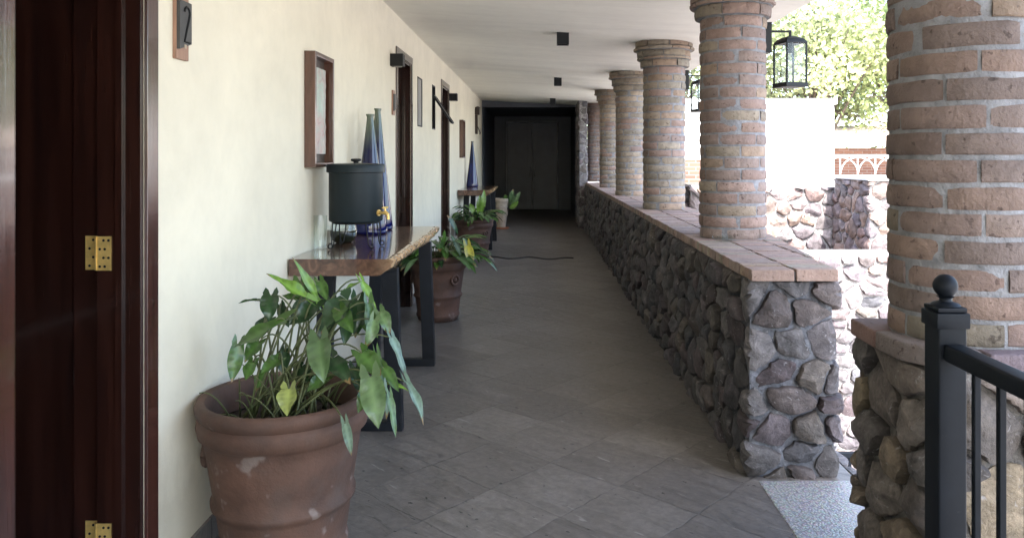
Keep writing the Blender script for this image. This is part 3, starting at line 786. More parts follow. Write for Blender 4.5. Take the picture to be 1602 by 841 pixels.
for y, z, lab in ((6.70, 2.345, 'nearer black cube lamp on the cream wall before the second doorway'), (11.15, 2.37, 'farther black cube lamp on the cream wall past the third doorway')):
    t = thing('wall_spotlight', lab, 'wall lamp', (WX, y, z), 'black cube lamps on the cream wall'); s = .053
    mb = MB(); x0 = WX + .0; x1 = WX + .112
    mb.box(x0, x1, y - s, y + s, z - s, z + s)
    obj('housing', mb, M['black'], t, bevel=.003)
    obj('lens', MB().lathe([(.036, 0), (.036, .004)], ((x0 + x1) / 2 + .004, y, z - s - .0045), 20), M['pane'], t)

# ------------------------------------------------------------------ things on the wall
def plaque(y0, y1, z0, z1, label, number):
    t = thing('room_plaque', label, 'plaque', (WX, (y0 + y1) / 2, z0), 'room plaques beside the doors')
    obj('backboard', MB().box(WX, WX + .014, y0, y1, z0, z1), M['plaque_wood'], t, bevel=.002)
    zs = z0 + .033
    mb = MB(); x0, x1 = WX + .0145, WX + .026                      # plate with a slanted foot
    prof = [(y0 + .001, zs), (y1 - .002, zs + .028), (y1 - .002, z1 - .035), (y0 + .001, z1 - .035)]
    mb.add([(x0, a, b) for a, b in prof] + [(x1, a, b) for a, b in prof], [(0, 1, 2, 3), (7, 6, 5, 4), (0, 4, 5, 1), (1, 5, 6, 2), (2, 6, 7, 3), (3, 7, 4, 0)])
    obj('plate', mb, M['plate'], t)
    if number:
        yc = (y0 + y1) / 2 + .006; zc = (z0 + z1) / 2 + .0
        pts = []
        for k in range(13):
            a = math.radians(170 - k * 16); pts.append((x1 + .001, yc + .020 * math.cos(a), zc + .045 + .022 * math.sin(a)))
        pts += [(x1 + .001, yc + .012, zc + .018), (x1 + .001, yc - .004, zc - .02), (x1 + .001, yc - .02, zc - .058), (x1 + .001, yc + .022, zc - .058)]
        obj('number', MB().tube(pts, .0042, 8), M['black'], t)
        obj('mark', MB().box(x1 + .0003, x1 + .002, yc - .020, yc - .004, zc - .082, zc - .068), M['pale_clay'], t)
plaque(2.695, 2.79, 1.848, 2.09, 'dark grey plaque numbered 2 on a wood board beside the nearest door', True)
plaque(6.72, 6.81, 1.872, 2.09, 'small dark plaque on the wall under the black cube lamp before the second doorway', False)

def artwork(y0, y1, z0, z1, label, loose):
    t = thing('framed_artwork', label, 'picture', (WX, (y0 + y1) / 2, z0), 'shadow box pictures on the cream wall')
    x0, x1 = WX + .001, WX + .062; w = .024; mb = MB()
    mb.box(x0, x1, y0, y0 + w, z0, z1); mb.box(x0, x1, y1 - w, y1, z0, z1)
    mb.box(x0, x1, y0 + w, y1 - w, z1 - w, z1); mb.box(x0, x1, y0 + w, y1 - w, z0, z0 + w)
    obj('frame', mb, M['frame_wood'], t, bevel=.002)
    obj('backing', MB().box(x0, x0 + .008, y0 + w, y1 - w, z0 + w, z1 - w), M['wood_hang'], t)
    mb = MB(); ny, nz = 24, 34; a, b, c, d = y0 + w + .035, y1 - w - .035, z0 + w + .05, z1 - w - .05
    vs = []; cs = []; fs = []
    for i in range(ny + 1):
        for j in range(nz + 1):
            u, v = i / ny, j / nz
            fig = math.exp(-(((u - .5) / .22) ** 2)) * (1 if v > .35 else .6) * math.exp(-(((v - .6) / .32) ** 4))
            arch = abs(math.hypot((u - .5) * 1.2, max(0, v - .55)) - .36)
            rim = math.exp(-(arch / .03) ** 2)
            h = .006 * fig + .005 * rim + noise.noise((u * 9, v * 14, y0)) * .004
            vs.append((x0 + .026 + h, a + (b - a) * u, c + (d - c) * v))
            cs.append((1 - .15 * fig, 1 - .02 * fig, 1 - .06 * fig) if v > .42 else (.98, .86, .86))
    for i in range(ny):
        for j in range(nz):
            k = i * (nz + 1) + j; fs.append((k, k + nz + 1, k + nz + 2, k + 1))
    mb.add(vs, fs, cs); obj('panel', mb, M['art'], t, smooth=PI)
artwork(4.21, 4.60, 1.445, 2.085, 'nearer and larger looking framed relief picture above the wooden console table', True)
artwork(12.5, 12.88, 1.49, 2.11, 'farther framed relief picture above the far console table', True)

yy = 15.6
t = thing('wall_ornament', 'long dark carved wooden ornament hanging on the wall above the far blue bottle', 'ornament', (WX, yy, 1.95))
mb = MB(); mb.box(WX + .001, WX + .09, yy - .06, yy + .06, 2.36, 2.48); mb.lathe([(.05, 0), (.055, .03), (.02, .05)], (WX + .05, yy, 2.481), 10)
obj('head', mb, M['wood_hang'], t, bevel=.01)
obj('shaft', MB().box(WX + .001, WX + .055, yy - .035, yy + .035, 1.97, 2.359), M['wood_hang'], t, bevel=.008)
obj('hook', MB().tube([(WX + .055, yy, 2.12), (WX + .085, yy, 2.05), (WX + .105, yy, 1.99), (WX + .09, yy, 1.96)], [.006, .01, .014, .006], 8), M['wood_hang'], t, smooth=SM)

# ------------------------------------------------------------------ console tables
TZ = .98
def table(y0, y1, label, seed):
    t = thing('console_table', label, 'table', (-1.0, (y0 + y1) / 2, 0), 'live edge wooden console tables against the wall')
    th = .086; x0 = WX + .012; mb = MB(); n = 110; prof = []
    # cross-section points: back bottom, back top, top row ..., live edge going down, bottom
    rows = []
    for i in range(n + 1):
        y = y0 + (y1 - y0) * i / n; q = Vector((seed, y * 2.2, 0))
        e = -.735 + .022 * noise.noise(q) + .012 * noise.noise(q * 4)
        row = [((x0, y, TZ - th), .0), ((x0, y, TZ), .0), ((-1.08, y, TZ), 0), ((-.86, y, TZ), 0), ((e - .045 + .02 * noise.noise(q * 2 + Vector((5, 0, 0))), y, TZ), .25), ((e - .014, y, TZ - .001), .9)]
        for k, (dz, dx) in enumerate(((.010, .0), (.026, -.003), (.044, -.016), (.062, -.036), (.078, -.062))):
            f = noise.fractal(Vector((y * 14 + seed, dz * 30, k * .6)), 1, 2, 3) * .010
            row.append(((e + dx + f, y, TZ - dz), 1.0))
        row.append(((e - .075, y, TZ - th), .2)); rows.append(row)
    m = len(rows[0]); vs = [p for r in rows for p, c in r]; cs = [(c, c, c) for r in rows for p, c in r]; fs = []
    for i in range(n):
        for j in range(m):
            k = (j + 1) % m; fs.append((i * m + j, (i + 1) * m + j, (i + 1) * m + k, i * m + k))
    # ends: own vertices so the grain stays dark there
    for i in (0, n):
        o = len(vs); vs += [p for p, c in rows[i]]; cs += [(c * .25,) * 3 for p, c in rows[i]]; fs.append(tuple(range(o, o + m)))
    mb.add(vs, fs, cs); obj('tabletop', mb, M['slab'], t, smooth=math.radians(35))
    for ly in (y0 + .31, y1 - .24):
        mb = MB(); xa, xb = -1.235, -.745; w = .088; d = .03; zt = TZ - th - .002; sp = .028
        def bar(pa, pb, pc, pd):       # quad in X-Z, extruded in Y
            mb.add([(p[0], ly - d, p[1]) for p in (pa, pb, pc, pd)] + [(p[0], ly + d, p[1]) for p in (pa, pb, pc, pd)],
                   [(0, 1, 2, 3), (7, 6, 5, 4), (0, 4, 5, 1), (1, 5, 6, 2), (2, 6, 7, 3), (3, 7, 4, 0)])
        h0, h1 = .05, zt - .02
        bar((xb - w, h0), (xb, h0), (xb - sp, h1), (xb - sp - w, h1)); bar((xa, h0), (xa + w, h0), (xa + sp + w, h1), (xa + sp, h1))
        bar((xa, 0.001), (xb, 0.001), (xb, h0), (xa, h0)); bar((xa + sp, h1), (xb - sp, h1), (xb - sp, zt), (xa + sp, zt))
        obj('leg_frame', mb, M['dark_iron'], t, bevel=.003)
table(3.92, 5.78, 'nearer console table of dark polished wood carrying the water dispenser', 1.0)
table(12.14, 14.0, 'far console table of dark wood carrying one blue bottle near the dark alcove', 9.0)

# ------------------------------------------------------------------ things on the table
cx, cy = -1.05, 4.42; r = .152
t = thing('water_dispenser', 'dark teal cylindrical water dispenser with brass tap on a thin wire stand', 'dispenser', (cx, cy, TZ))
obj('body', MB().lathe([(r - .012, 1.132), (r - .003, 1.136), (r, 1.145), (r, 1.40), (r + .001, 1.415)], (cx, cy, 0), 48), M['dispenser'], t, smooth=SM)
ld = obj('lid', MB().lathe([(r + .008, 1.412), (r + .013, 1.415), (r + .013, 1.452), (r + .009, 1.460), (r - .03, 1.464), (.03, 1.467)], (cx, cy, 0), 48), M['dispenser'], t, smooth=SM)
obj('knob', MB().lathe([(.014, 1.466), (.014, 1.474), (.029, 1.480), (.030, 1.488), (.024, 1.492), (.002, 1.493)], (cx, cy, 0), 24), M['black'], ld, smooth=SM)
an = math.radians(-22); dx, dy = math.cos(an), math.sin(an)
P = lambda d, z: (cx + dx * d, cy + dy * d, z)
mb = MB().tube([P(r - .004, 1.185), P(r + .006, 1.185)], .018, 14).tube([P(r + .005, 1.185), P(r + .03, 1.185), P(r + .05, 1.185), P(r + .062, 1.178), P(r + .065, 1.160), P(r + .065, 1.148)], [.009, .009, .012, .010, .0085, .0085], 12)
mb.tube([P(r + .045, 1.19), P(r + .045, 1.212)], .006, 10)
tp = obj('tap', mb, M['brass'], t, smooth=SM)
q = Vector((-dy, dx, 0)); c0 = Vector(P(r + .045, 1.215))
obj('lever', MB().tube([c0 - q * .028, c0 - q * .015, c0 + q * .015, c0 + q * .028], [.004, .0065, .0065, .004], 10), M['brass'], tp, smooth=SM)
mb = MB(); wr = .0042
ring = [(cx + (r - .02) * math.cos(a), cy + (r - .02) * math.sin(a), 1.127) for a in np.linspace(0, 2 * PI, 33)]
mb.tube(ring, wr, 8, caps=False)
for a in (-2.45, -.75, .55, 2.4):
    ca, sa = math.cos(a), math.sin(a); Q = lambda d, z: (cx + ca * d, cy + sa * d, z)
    for s in (-1, 1):
        off = .012 * s
        leg = [(Q(r - .02, 1.127)[0] - sa * off * 2, Q(r - .02, 1.127)[1] + ca * off * 2, 1.127), (Q(r - .012, 1.06)[0] - sa * off * 1.6, Q(r - .012, 1.06)[1] + ca * off * 1.6, 1.06), (Q(r - .010, 1.01)[0] - sa * off, Q(r - .010, 1.01)[1] + ca * off, 1.01), Q(r - .008, .992)]
        mb.tube(leg, wr * .85, 8)
    mb.tube([Q(r - .008 + .013 - .013 * math.cos(b), .999 - .013 * math.sin(b)) for b in np.linspace(0, 5.2, 14)], wr * .9, 8)
obj('stand', mb, M['black'], t, smooth=SM)

mb = MB().lathe([(.002, .006), (.030, .001), (.036, .002), (.0365, .05), (.038, .19), (.0362, .19), (.035, .052), (.033, .012), (.001, .010)], (-1.238, 4.36, TZ), 32, caps=False)
tag(obj('drinking_glass', mb, M['glass'], smooth=SM, loc=(-1.238, 4.36, TZ)), 'tall clear drinking glass on the table against the wall', 'glass')
t = thing('glass_bowl', 'rounded dark glass bowl on the table behind the dispenser stand', 'bowl', (-1.188, 4.68, TZ))
obj('bowl', MB().lathe([(.002, .001), (.045, .001), (.068, .018), (.079, .045), (.081, .075), (.0805, .078)], (-1.188, 4.68, TZ), 32), M['darkglass'], t, smooth=SM)
obj('rim', MB().lathe([(.0805, .0785), (.074, .118), (.072, .118), (.0785, .0785)], (-1.188, 4.68, TZ), 32, caps=False), M['glass'], t, smooth=SM)

def bottle(x, y, H, rb, label, group, clear_top=.30):
    t = thing('blue_bottle', label, 'bottle', (x, y, TZ), group); mb = MB()
    prof = [(rb * .90, 0), (rb * .985, .006), (rb, .02)]
    for k in range(1, 15):
        s = k / 14; prof.append((rb * (1 - s) ** 1.06 * .74 + rb * .26 * (1 - .25 * s), .02 + s * (H - .05)))
    rn = prof[-1][0]; prof += [(rn * .98, H - .02), (rn * 1.22, H - .008), (rn * 1.22, H), (rn * .8, H)]
    def col(r, z):
        s = z / H
        k = min(1, max(0, (s - (1 - clear_top)) / .22))
        a = (.004, .009, .115) if s < .5 else (.004, .009, .065)
        d = (.16, .20, .15)
        return tuple(a[i] * (1 - k) + d[i] * k for i in range(3))
    mb.lathe(prof, (x, y, TZ), 36, col=col)
    obj('body', mb, M['bottle'], t, smooth=math.radians(60))
gb = 'tall blue glass bottles on the console tables'
bottle(-1.15, 5.25, .815, .118, 'front one of two tall blue glass bottles behind the dispenser', gb)
bottle(-1.155, 5.52, .87, .108, 'rear and taller of two blue glass bottles on the near table', gb)
bottle(-1.16, 13.5, .80, .105, 'single blue glass bottle on the far console table', gb, clear_top=.1)

# ------------------------------------------------------------------ pots and plants
def pot(cx, cy, rr, h, label, mat, group, angs=(PI + .12, -.75)):
    t = thing('plant_pot', label, 'plant pot', (cx, cy, 0), group)
    rb = rr * .68; f = lambda z: rb + (rr * .92 - rb) * (z / (h * .84))
    k = h / .61
    prof = [(rb - .01, 0.001), (rb, .008)]
    prof += [(f(.04 * k) + .004, .035 * k), (f(.05 * k) + .012, .05 * k), (f(.06 * k) + .010, .065 * k), (f(.075 * k), .078 * k)]
    prof += [(f(z * k), z * k) for z in (.14, .20)]
    prof += [(f(.215 * k) + .002, .215 * k), (f(.225 * k) + .014, .228 * k), (f(.24 * k) + .013, .242 * k), (f(.25 * k) + .001, .255 * k)]
    prof += [(f(z * k), z * k) for z in (.31, .37, .43, .47)]
    prof += [(f(.478 * k) + .006, .478 * k), (rr * .965, .490 * k), (rr * .985, .520 * k), (rr * .975, .545 * k), (rr * .955, .552 * k), (rr * .975, .560 * k),
             (rr * .998, .575 * k), (rr, .592 * k), (rr * .98, .606 * k), (rr * .94, .610 * k), (rr * .885, .604 * k), (rr * .86, .58 * k), (rr * .84, .50 * k), (rr * .82, .44 * k)]
    obj('pot', MB().lathe(prof, (cx, cy, 0), 72, wob=.012), M[mat], t, smooth=math.radians(50))
    obj('soil', MB().lathe([(rr * .835, .50 * k), (rr * .6, .512 * k), (rr * .2, .522 * k)], (cx, cy, 0), 30), M['soil'], t, smooth=PI)
    zr = .395 * k
    for a in angs:
        mb = MB(); ca, sa = math.cos(a), math.sin(a); R0 = f(zr) + .003
        B = Vector((cx + ca * R0, cy + sa * R0, zr)); e1 = Vector((-sa, ca, 0)); e2 = Vector((0, 0, 1)); nn = Vector((ca, sa, 0))
        ringp = [B + (e1 * math.cos(b) + e2 * math.sin(b)) * .042 * k + nn * .006 for b in np.linspace(0, 2 * PI, 21)]
        mb.tube(ringp, .013 * k, 8, caps=False)
        mb.tube([B - nn * .01, B + nn * .012, B + nn * .02], [.024 * k, .022 * k, .008 * k], 12)
        obj('medallion', mb, M[mat], t, smooth=PI)
    return t
gp = 'ringed terracotta plant pots along the wall'
pot(-.958, 2.90, .315, .615, 'largest and nearest terracotta pot, in front of the near console table', 'terracotta', gp, (PI + .1, PI / 2))
pot(-.93, 7.12, .268, .60, 'second terracotta pot, just behind the near console table', 'terracotta', gp)
pot(-.965, 11.5, .295, .58, 'third terracotta pot, in front of the far console table', 'terracotta', gp)
# pale pot on a saucer
cx, cy = -.775, 16.1
t = thing('pale_pot', 'tall pale cream clay pot near the dark alcove', 'plant pot', (cx, cy, .035))
obj('pot', MB().lathe([(.09, 0), (.095, .02), (.088, .04), (.10, .07), (.115, .25), (.125, .40), (.135, .42), (.128, .44), (.14, .50), (.155, .54), (.165, .55), (.165, .60), (.150, .605), (.14, .58), (.13, .52)], (cx, cy, .036), 40), M['pale_clay'], t, smooth=SM)
mb = MB()
for k in range(8):
    a = k * PI / 4; pts = [Vector((cx, cy, .036)) + Vector((math.cos(a + q) * .128, math.sin(a + q) * .128, .30 + .055 * math.cos(q * 9))) for q in np.linspace(-.34, .34, 9)]
    mb.tube(pts, .009, 6)
obj('garland', mb, M['pale_clay'], t, smooth=SM)
tag(obj('saucer', MB().lathe([(.10, .001), (.15, .004), (.165, .034), (.155, .034), (.145, .014), (.02, .012)], (cx, cy, 0), 36), M['orange_clay'], smooth=SM, loc=(cx, cy, 0)), 'orange clay saucer under the pale pot', 'saucer')

def leaf(mb, base, tip, width, nrm, col, droop=.12, cup=.25, lobes=True, twist=0, wavy=.05):
    dry = R.random() < .3
    base = Vector(base); tip = Vector(tip); ax = tip - base; L = ax.length; d = ax.normalized()
    nrm = Vector(nrm); side = d.cross(nrm)
    if side.length < 1e-4: side = d.cross(Vector((1, .3, .2)))
    side.normalize(); up = side.cross(d).normalized()
    ns = 21; S = (-1, -.55, 0, .55, 1); vs = []; cs = []; ph = R.random() * 6
    for i in range(ns):
        t = i / (ns - 1)
        w = width / 2 * (math.sin(PI * min(1, (t * .74 + .26))) ** .95 if lobes else math.sin(PI * (t * .94 + .05)) ** .8)
        if t == 1: w = width * .01
        c = base + ax * t + up * (droop * L * (4 * t * (1 - t)) * .5 - droop * L * .35 * t * t)
        for s in S:
            p = c + side * s * w + up * (cup * abs(s) * w + math.sin(t * 9 + ph + s * 2) * wavy * w * abs(s) + (.03 * w * math.sin(t * 34 - abs(s) * 5) if s else 0))
            vs.append(p); k = (1.5 if s == 0 else (.95 if abs(s) < .9 else 1.05)) * (1 + (0 if s == 0 else .16) * math.sin(t * 34 - abs(s) * 5) + .12 * math.sin(t * 3 + ph))
            cc_ = col if not (dry and t + .12 * abs(s) * math.sin(ph + t * 9) > .88) else (.20, .13, .05)
            cs.append(tuple(min(1, q * k) for q in cc_))
    fs = []
    for i in range(ns - 1):
        for j in range(4):
            fs.append((i * 5 + j, i * 5 + j + 1, (i + 1) * 5 + j + 1, (i + 1) * 5 + j))
    o = len(vs)
    if lobes:
        w0 = width / 2 * math.sin(PI * .26) ** .95
        for s in (-1, 1):
            b0 = len(vs)
            pts = [base, base + side * s * w0 + up * cup * w0, base + side * s * w0 * 1.12 - d * L * .10 + up * cup * w0 * .9, base + side * s * w0 * .80 - d * L * .32 + up * cup * w0 * .5,
                   base + side * s * w0 * .42 - d * L * .24, base + side * s * w0 * .16 - d * L * .06]
            vs += pts; cs += [col] * 6; fs.append(tuple(range(b0, b0 + 6)))
    mb.add(vs, fs, cs)

def bez(a, b, c, n=10):
    a, b, c = Vector(a), Vector(b), Vector(c)
    return [a * (1 - t) ** 2 + b * 2 * t * (1 - t) + c * t * t for t in [i / n for i in range(n + 1)]]

GR = dict(d=(.026, .062, .022), m=(.068, .145, .030), l=(.17, .31, .045), y=(.33, .38, .11), p=(.115, .19, .075), b=(.15, .225, .155))
def at(x, y, Y): return Vector(((x - 842) / 1200 * Y, Y, 1.5 - (y - 246) / 1200 * Y))
# arrow-leaved plant of the nearest pot: (base, tip) of each leaf, width in metres, depth, colour
t = thing('arrowhead_plant', 'leafy arrowhead vine spilling out of the nearest terracotta pot', 'plant', (-.958, 2.90, .52))
LV = [((478, 465), (416, 428), .085, 2.86, 2.80, 'l', (0.3, -.4, 1)), ((496, 468), (458, 402), .05, 2.95, 2.9, 'l', (1, -.6, .3)), ((424, 462), (421, 502), .095, 2.88, 2.84, 'd', (.1, -1, .25)),
      ((445, 500), (364, 545), .12, 2.82, 2.72, 'm', (-.3, -.5, 1)), ((372, 540), (362, 598), .075, 2.78, 2.74, 'm', (.5, -1, .2)), ((492, 472), (452, 508), .12, 2.95, 2.9, 'd', (.2, -1, .5)),
      ((545, 470), (502, 522), .13, 2.9, 2.8, 'd', (-.3, -1, .4)), ((500, 532), (506, 598), .115, 2.70, 2.62, 'p', (.05, -1, .3)), ((452, 608), (449, 650), .088, 2.62, 2.56, 'y', (0, -1, .35)),
      ((560, 470), (556, 528), .10, 3.0, 2.95, 'd', (.4, -1, .3)), ((566, 440), (589, 484), .055, 3.0, 2.98, 'l', (1, -.5, .3)), ((576, 474), (580, 536), .07, 2.95, 2.9, 'm', (.7, -.8, .1)),
      ((594, 488), (610, 524), .07, 2.95, 2.92, 'p', (.5, -1, .3)), ((613, 528), (636, 590), .06, 2.92, 2.88, 'b', (.9, -.5, .2)), ((636, 598), (664, 664), .055, 2.86, 2.8, 'b', (.9, -.6, .2)),
      ((580, 590), (592, 670), .12, 2.66, 2.6, 'p', (.1, -1, .2)), ((566, 552), (596, 588), .10, 2.76, 2.7, 'm', (.3, -.9, .5)), ((610, 622), (619, 684), .042, 2.68, 2.62, 'p', (.8, -.7, .1)),
      ((540, 662), (550, 712), .042, 2.60, 2.55, 'b', (.4, -1, .1)), ((405, 535), (382, 566), .07, 2.85, 2.8, 'm', (.1, -.8, .6)), ((396, 566), (384, 594), .065, 2.85, 2.8, 'm', (0, -.8, .6)),
      ((436, 562), (408, 584), .07, 2.8, 2.74, 'm', (.1, -.7, .7)), ((446, 550), (440, 588), .06, 2.9, 2.86, 'd', (.3, -1, .3)), ((403, 470), (372, 474), .03, 2.9, 2.86, 'd', (0, -.3, 1)),
      ((500, 440), (512, 470), .06, 2.98, 2.95, 'm', (.3, -1, .4)), ((532, 486), (552, 520), .09, 2.86, 2.8, 'm', (.2, -1, .3)), ((470, 440), (480, 480), .08, 3.02, 3.0, 'm', (-.2, -1, .4)),
      ((540, 455), (566, 440), .045, 3.02, 3.0, 'l', (.3, -.4, 1)), ((520, 560), (548, 600), .085, 2.78, 2.7, 'd', (.2, -.8, .5)), ((556, 575), (562, 615), .08, 2.80, 2.74, 'd', (.5, -1, .3)),
      ((420, 500), (396, 530), .08, 3.0, 2.98, 'd', (.1, -.8, .5)), ((515, 510), (490, 548), .08, 2.95, 2.9, 'd', (.1, -1, .2)), ((604, 600), (640, 610), .03, 2.78, 2.76, 'l', (0, -.4, 1)),
      ((488, 455), (470, 500), .075, 3.0, 2.97, 'd', (-.1, -1, .3)), ((520, 470), (530, 505), .07, 3.02, 2.98, 'd', (.1, -1, .2)), ((548, 492), (538, 540), .08, 2.92, 2.86, 'd', (.2, -1, .3)), ((585, 500), (572, 545), .065, 2.9, 2.86, 'p', (.5, -1, .3)),
      ((510, 590), (480, 612), .07, 2.8, 2.74, 'm', (0, -.8, .6)), ((575, 610), (560, 645), .07, 2.72, 2.66, 'm', (.2, -1, .3)), ((600, 575), (624, 612), .06, 2.78, 2.74, 'm', (.5, -.8, .3)), ((440, 480), (452, 512), .06, 3.02, 3.0, 'd', (.1, -1, .3)), ((600, 605), (606, 655), .045, 2.72, 2.68, 'b', (.7, -.8, .1)), ((416, 580), (400, 612), .06, 2.9, 2.86, 'm', (-.1, -.9, .4)), ((470, 470), (440, 462), .06, 3.0, 2.98, 'm', (-.2, -.5, 1)), ((566, 500), (592, 528), .07, 2.98, 2.94, 'm', (.4, -.8, .4)),
      ((470, 575), (492, 600), .07, 2.9, 2.84, 'd', (0, -.8, .6)), ((590, 560), (604, 640), .05, 2.8, 2.74, 'm', (.8, -.6, .2))]
fm = MB(); stm = MB()
for (b, tp_, w, Y0, Y1, c, nr) in LV:
    B = at(b[0], b[1], Y0); T = at(tp_[0], tp_[1], Y1)
    k = .85 + R.random() * .3; col = tuple(q * k for q in GR[c])
    leaf(fm, B, T, w * .74, nr, col, droop=.25 * R.random() - .05, cup=.15 + .4 * R.random(), wavy=.22)
    a = R.random() * 2 * PI; rr = R.random() ** .6 * .17
    S = Vector((-.958 + rr * math.cos(a), 2.9 + rr * math.sin(a), .515))
    mid = S * .45 + B * .55; mid.z = max(B.z, .62) * .8 + .2 * S.z + .10 + .08 * R.random()
    stm.tube(bez(S, mid, B, 12), [.0048 - .0022 * i / 12 for i in range(13)], 7)
for k in range(26):       # bare twigs and dry runners over the soil
    a = R.random() * 2 * PI; rr = R.random() * .2; S = Vector((-.958 + rr * math.cos(a), 2.9 + rr * math.sin(a), .51))
    a2 = R.random() * 2 * PI; E = S + Vector((math.cos(a2) * .16, math.sin(a2) * .16, .02 + R.random() * .22))
    stm.tube(bez(S, (S + E) / 2 + Vector((0, 0, .08)), E, 8), [.0035 - .0018 * i / 8 for i in range(9)], 6)
obj('foliage', fm, M['leaf'], t, smooth=PI); obj('stem', stm, M['stem'], t, smooth=PI)

def strap_plant(cx, cy, z, n, Ls, label, bias, seed, wid=.05):
    rd = random.Random(seed)
    t = thing('leafy_plant', label, 'plant', (cx, cy, z)); fm = MB(); sm = MB()
    for k in range(n):
        a = rd.random() * 2 * PI; el = .25 + rd.random() * 1.1; L = Ls * (.55 + .6 * rd.random())
        d = Vector((math.cos(a) * math.cos(el) + bias[0], math.sin(a) * math.cos(el) + bias[1], math.sin(el) + bias[2])).normalized()
        S = Vector((cx + .08 * math.cos(a), cy + .08 * math.sin(a), z - .01)); B = S + d * L * .6
        sm.tube(bez(S, S + d * L * .3 + Vector((0, 0, .05)), B, 6), .004, 6)
        tipd = (d * .6 + Vector((math.cos(a) * .5, math.sin(a) * .5, -.35 - .5 * rd.random()))).normalized()
        col = rd.choice([GR['d'], GR['m'], GR['m'], GR['p'], (.07, .14, .05)])
        if B.x < WX + .06: B.x = WX + .06
        T = B + tipd * L * .62
        if T.x < WX + .03: T.x = WX + .03
        leaf(fm, B, T, wid * (.7 + .6 * rd.random()), (d.x * -.3, d.y * -.3 - .2, 1), col, droop=.2, cup=.25, lobes=False)
    return t, fm, sm
t, fm, sm = strap_plant(-.93, 7.12, .52, 105, .40, 'bushy dark green plant with one yellow leaf in the second pot', (.08, -.08, .06), 4, .062)
leaf(fm, at(731, 384, 6.9), at(738, 418, 6.85), .085, (.4, -1, .2), (.42, .38, .05), lobes=True, cup=.3)
for (b, e, c) in (((706, 368), (722, 402), 'b'), ((724, 372), (736, 396), 'b'), ((690, 390), (696, 360), 'm'), ((716, 366), (700, 336), 'd')):
    leaf(fm, at(*b, 6.95), at(*e, 6.9), .05, (.5, -.8, .5), GR[c], lobes=False, cup=.15)
obj('foliage', fm, M['leaf'], t, smooth=PI); obj('stem', sm, M['stem'], t, smooth=PI)
t, fm, sm = strap_plant(-.965, 11.5, .50, 80, .38, 'light green upright leafy plant in the third pot', (.06, 0, .14), 8, .07)
for (b, e) in (((752, 335), (758, 297)), ((742, 335), (735, 318)), ((748, 335), (751, 305))):
    leaf(fm, at(*b, 11.4), at(*e, 11.4), .09, (.3, -1, .1), GR['l'], lobes=False, cup=.1)
obj('foliage', fm, M['leaf'], t, smooth=PI); obj('stem', sm, M['stem'], t, smooth=PI)
t = thing('young_plant', 'young plant with a few pale oval leaves in the cream pot', 'plant', (-.775, 16.1, .58)); fm = MB(); sm = MB()
for (b, e, c) in (((797, 318), (803, 296), 'p'), ((800, 322), (814, 300), 'p'), ((799, 326), (811, 315), 'l'), ((797, 325), (806, 322), 'l'), ((780, 312), (773, 318), 'd'), ((792, 316), (790, 304), 'm')):
    B = at(*b, 16.05); leaf(fm, B, at(*e, 16.0), .11, (.2, -1, .4), GR[c], lobes=False, cup=.1); sm.tube(bez((-.775, 16.1, .57), (-.72, 16.1, .70), B, 6), .006, 6)
obj('foliage', fm, M['leaf'], t, smooth=PI); obj('stem', sm, M['stem'], t, smooth=PI)

# cable across the floor, glass dish on the coping
pts = [(-.84 + 1.36 * i / 30, 11.45 + .10 * math.sin(i * .5) - .15 * i / 30, .008) for i in range(31)]
tag(obj('cable', MB().tube(pts, .011, 8), M['cable'], smooth=PI, loc=(-.2, 11.4, 0)), 'thin black cable lying across the tiled floor by the third pot', 'cable')
mb = MB().lathe([(.002, .001), (.055, .001), (.072, .010), (.080, .028), (.074, .028), (.064, .014), (.002, .010)], (1.16, 4.80, ZT + .004), 10, caps=False)
tag(obj('glass_dish', mb, M['glass'], loc=(1.16, 4.80, ZT + .004)), 'small clear glass dish on the coping at the foot of the second column', 'dish')

# ------------------------------------------------------------------ near railing
t = thing('stair_railing', 'black metal railing with a square ball topped post at the right foreground', 'railing', (.88, 1.64, 0))
px, py = .865, 1.63; h = .030
nb = obj('newel_post', MB().box(px - h, px + h, py - h, py + h, .002, 1.165), M['iron_rail'], t, bevel=.005, segs=3, smooth=SM)
mb = MB().box(px - h - .005, px + h + .005, py - h - .005, py + h + .005, 1.142, 1.175).box(px - h - .001, px + h + .001, py - h - .001, py + h + .001, 1.1755, 1.186)
obj('post_cap', mb, M['iron_rail'], nb, bevel=.004, segs=2, smooth=SM)
prof = [(.030, 1.187), (.026, 1.191), (.013, 1.195), (.011, 1.201), (.018, 1.205)] + [(.0245 * math.cos(a), 1.2275 + .0245 * math.sin(a)) for a in np.linspace(-1.1, 1.5, 14)]
obj('ball_finial', MB().lathe(prof, (px, py, 0), 36), M['iron_rail'], nb, smooth=SM)
rx = .865
obj('top_rail', MB().box(rx - .020, rx + .020, .1, py - h, 1.076, 1.111), M['iron_rail'], t, bevel=.006, segs=3, smooth=SM)
obj('bottom_rail', MB().box(rx - .018, rx + .018, .1, py - h, .08, .105), M['iron_rail'], t, bevel=.003)
for k in range(17):
    y = py - h - .085 - .082 * k
    obj('baluster', MB().box(rx - .0065, rx + .0065, y - .0065, y + .0065, .105, 1.077), M['iron_rail'], t, bevel=.002)

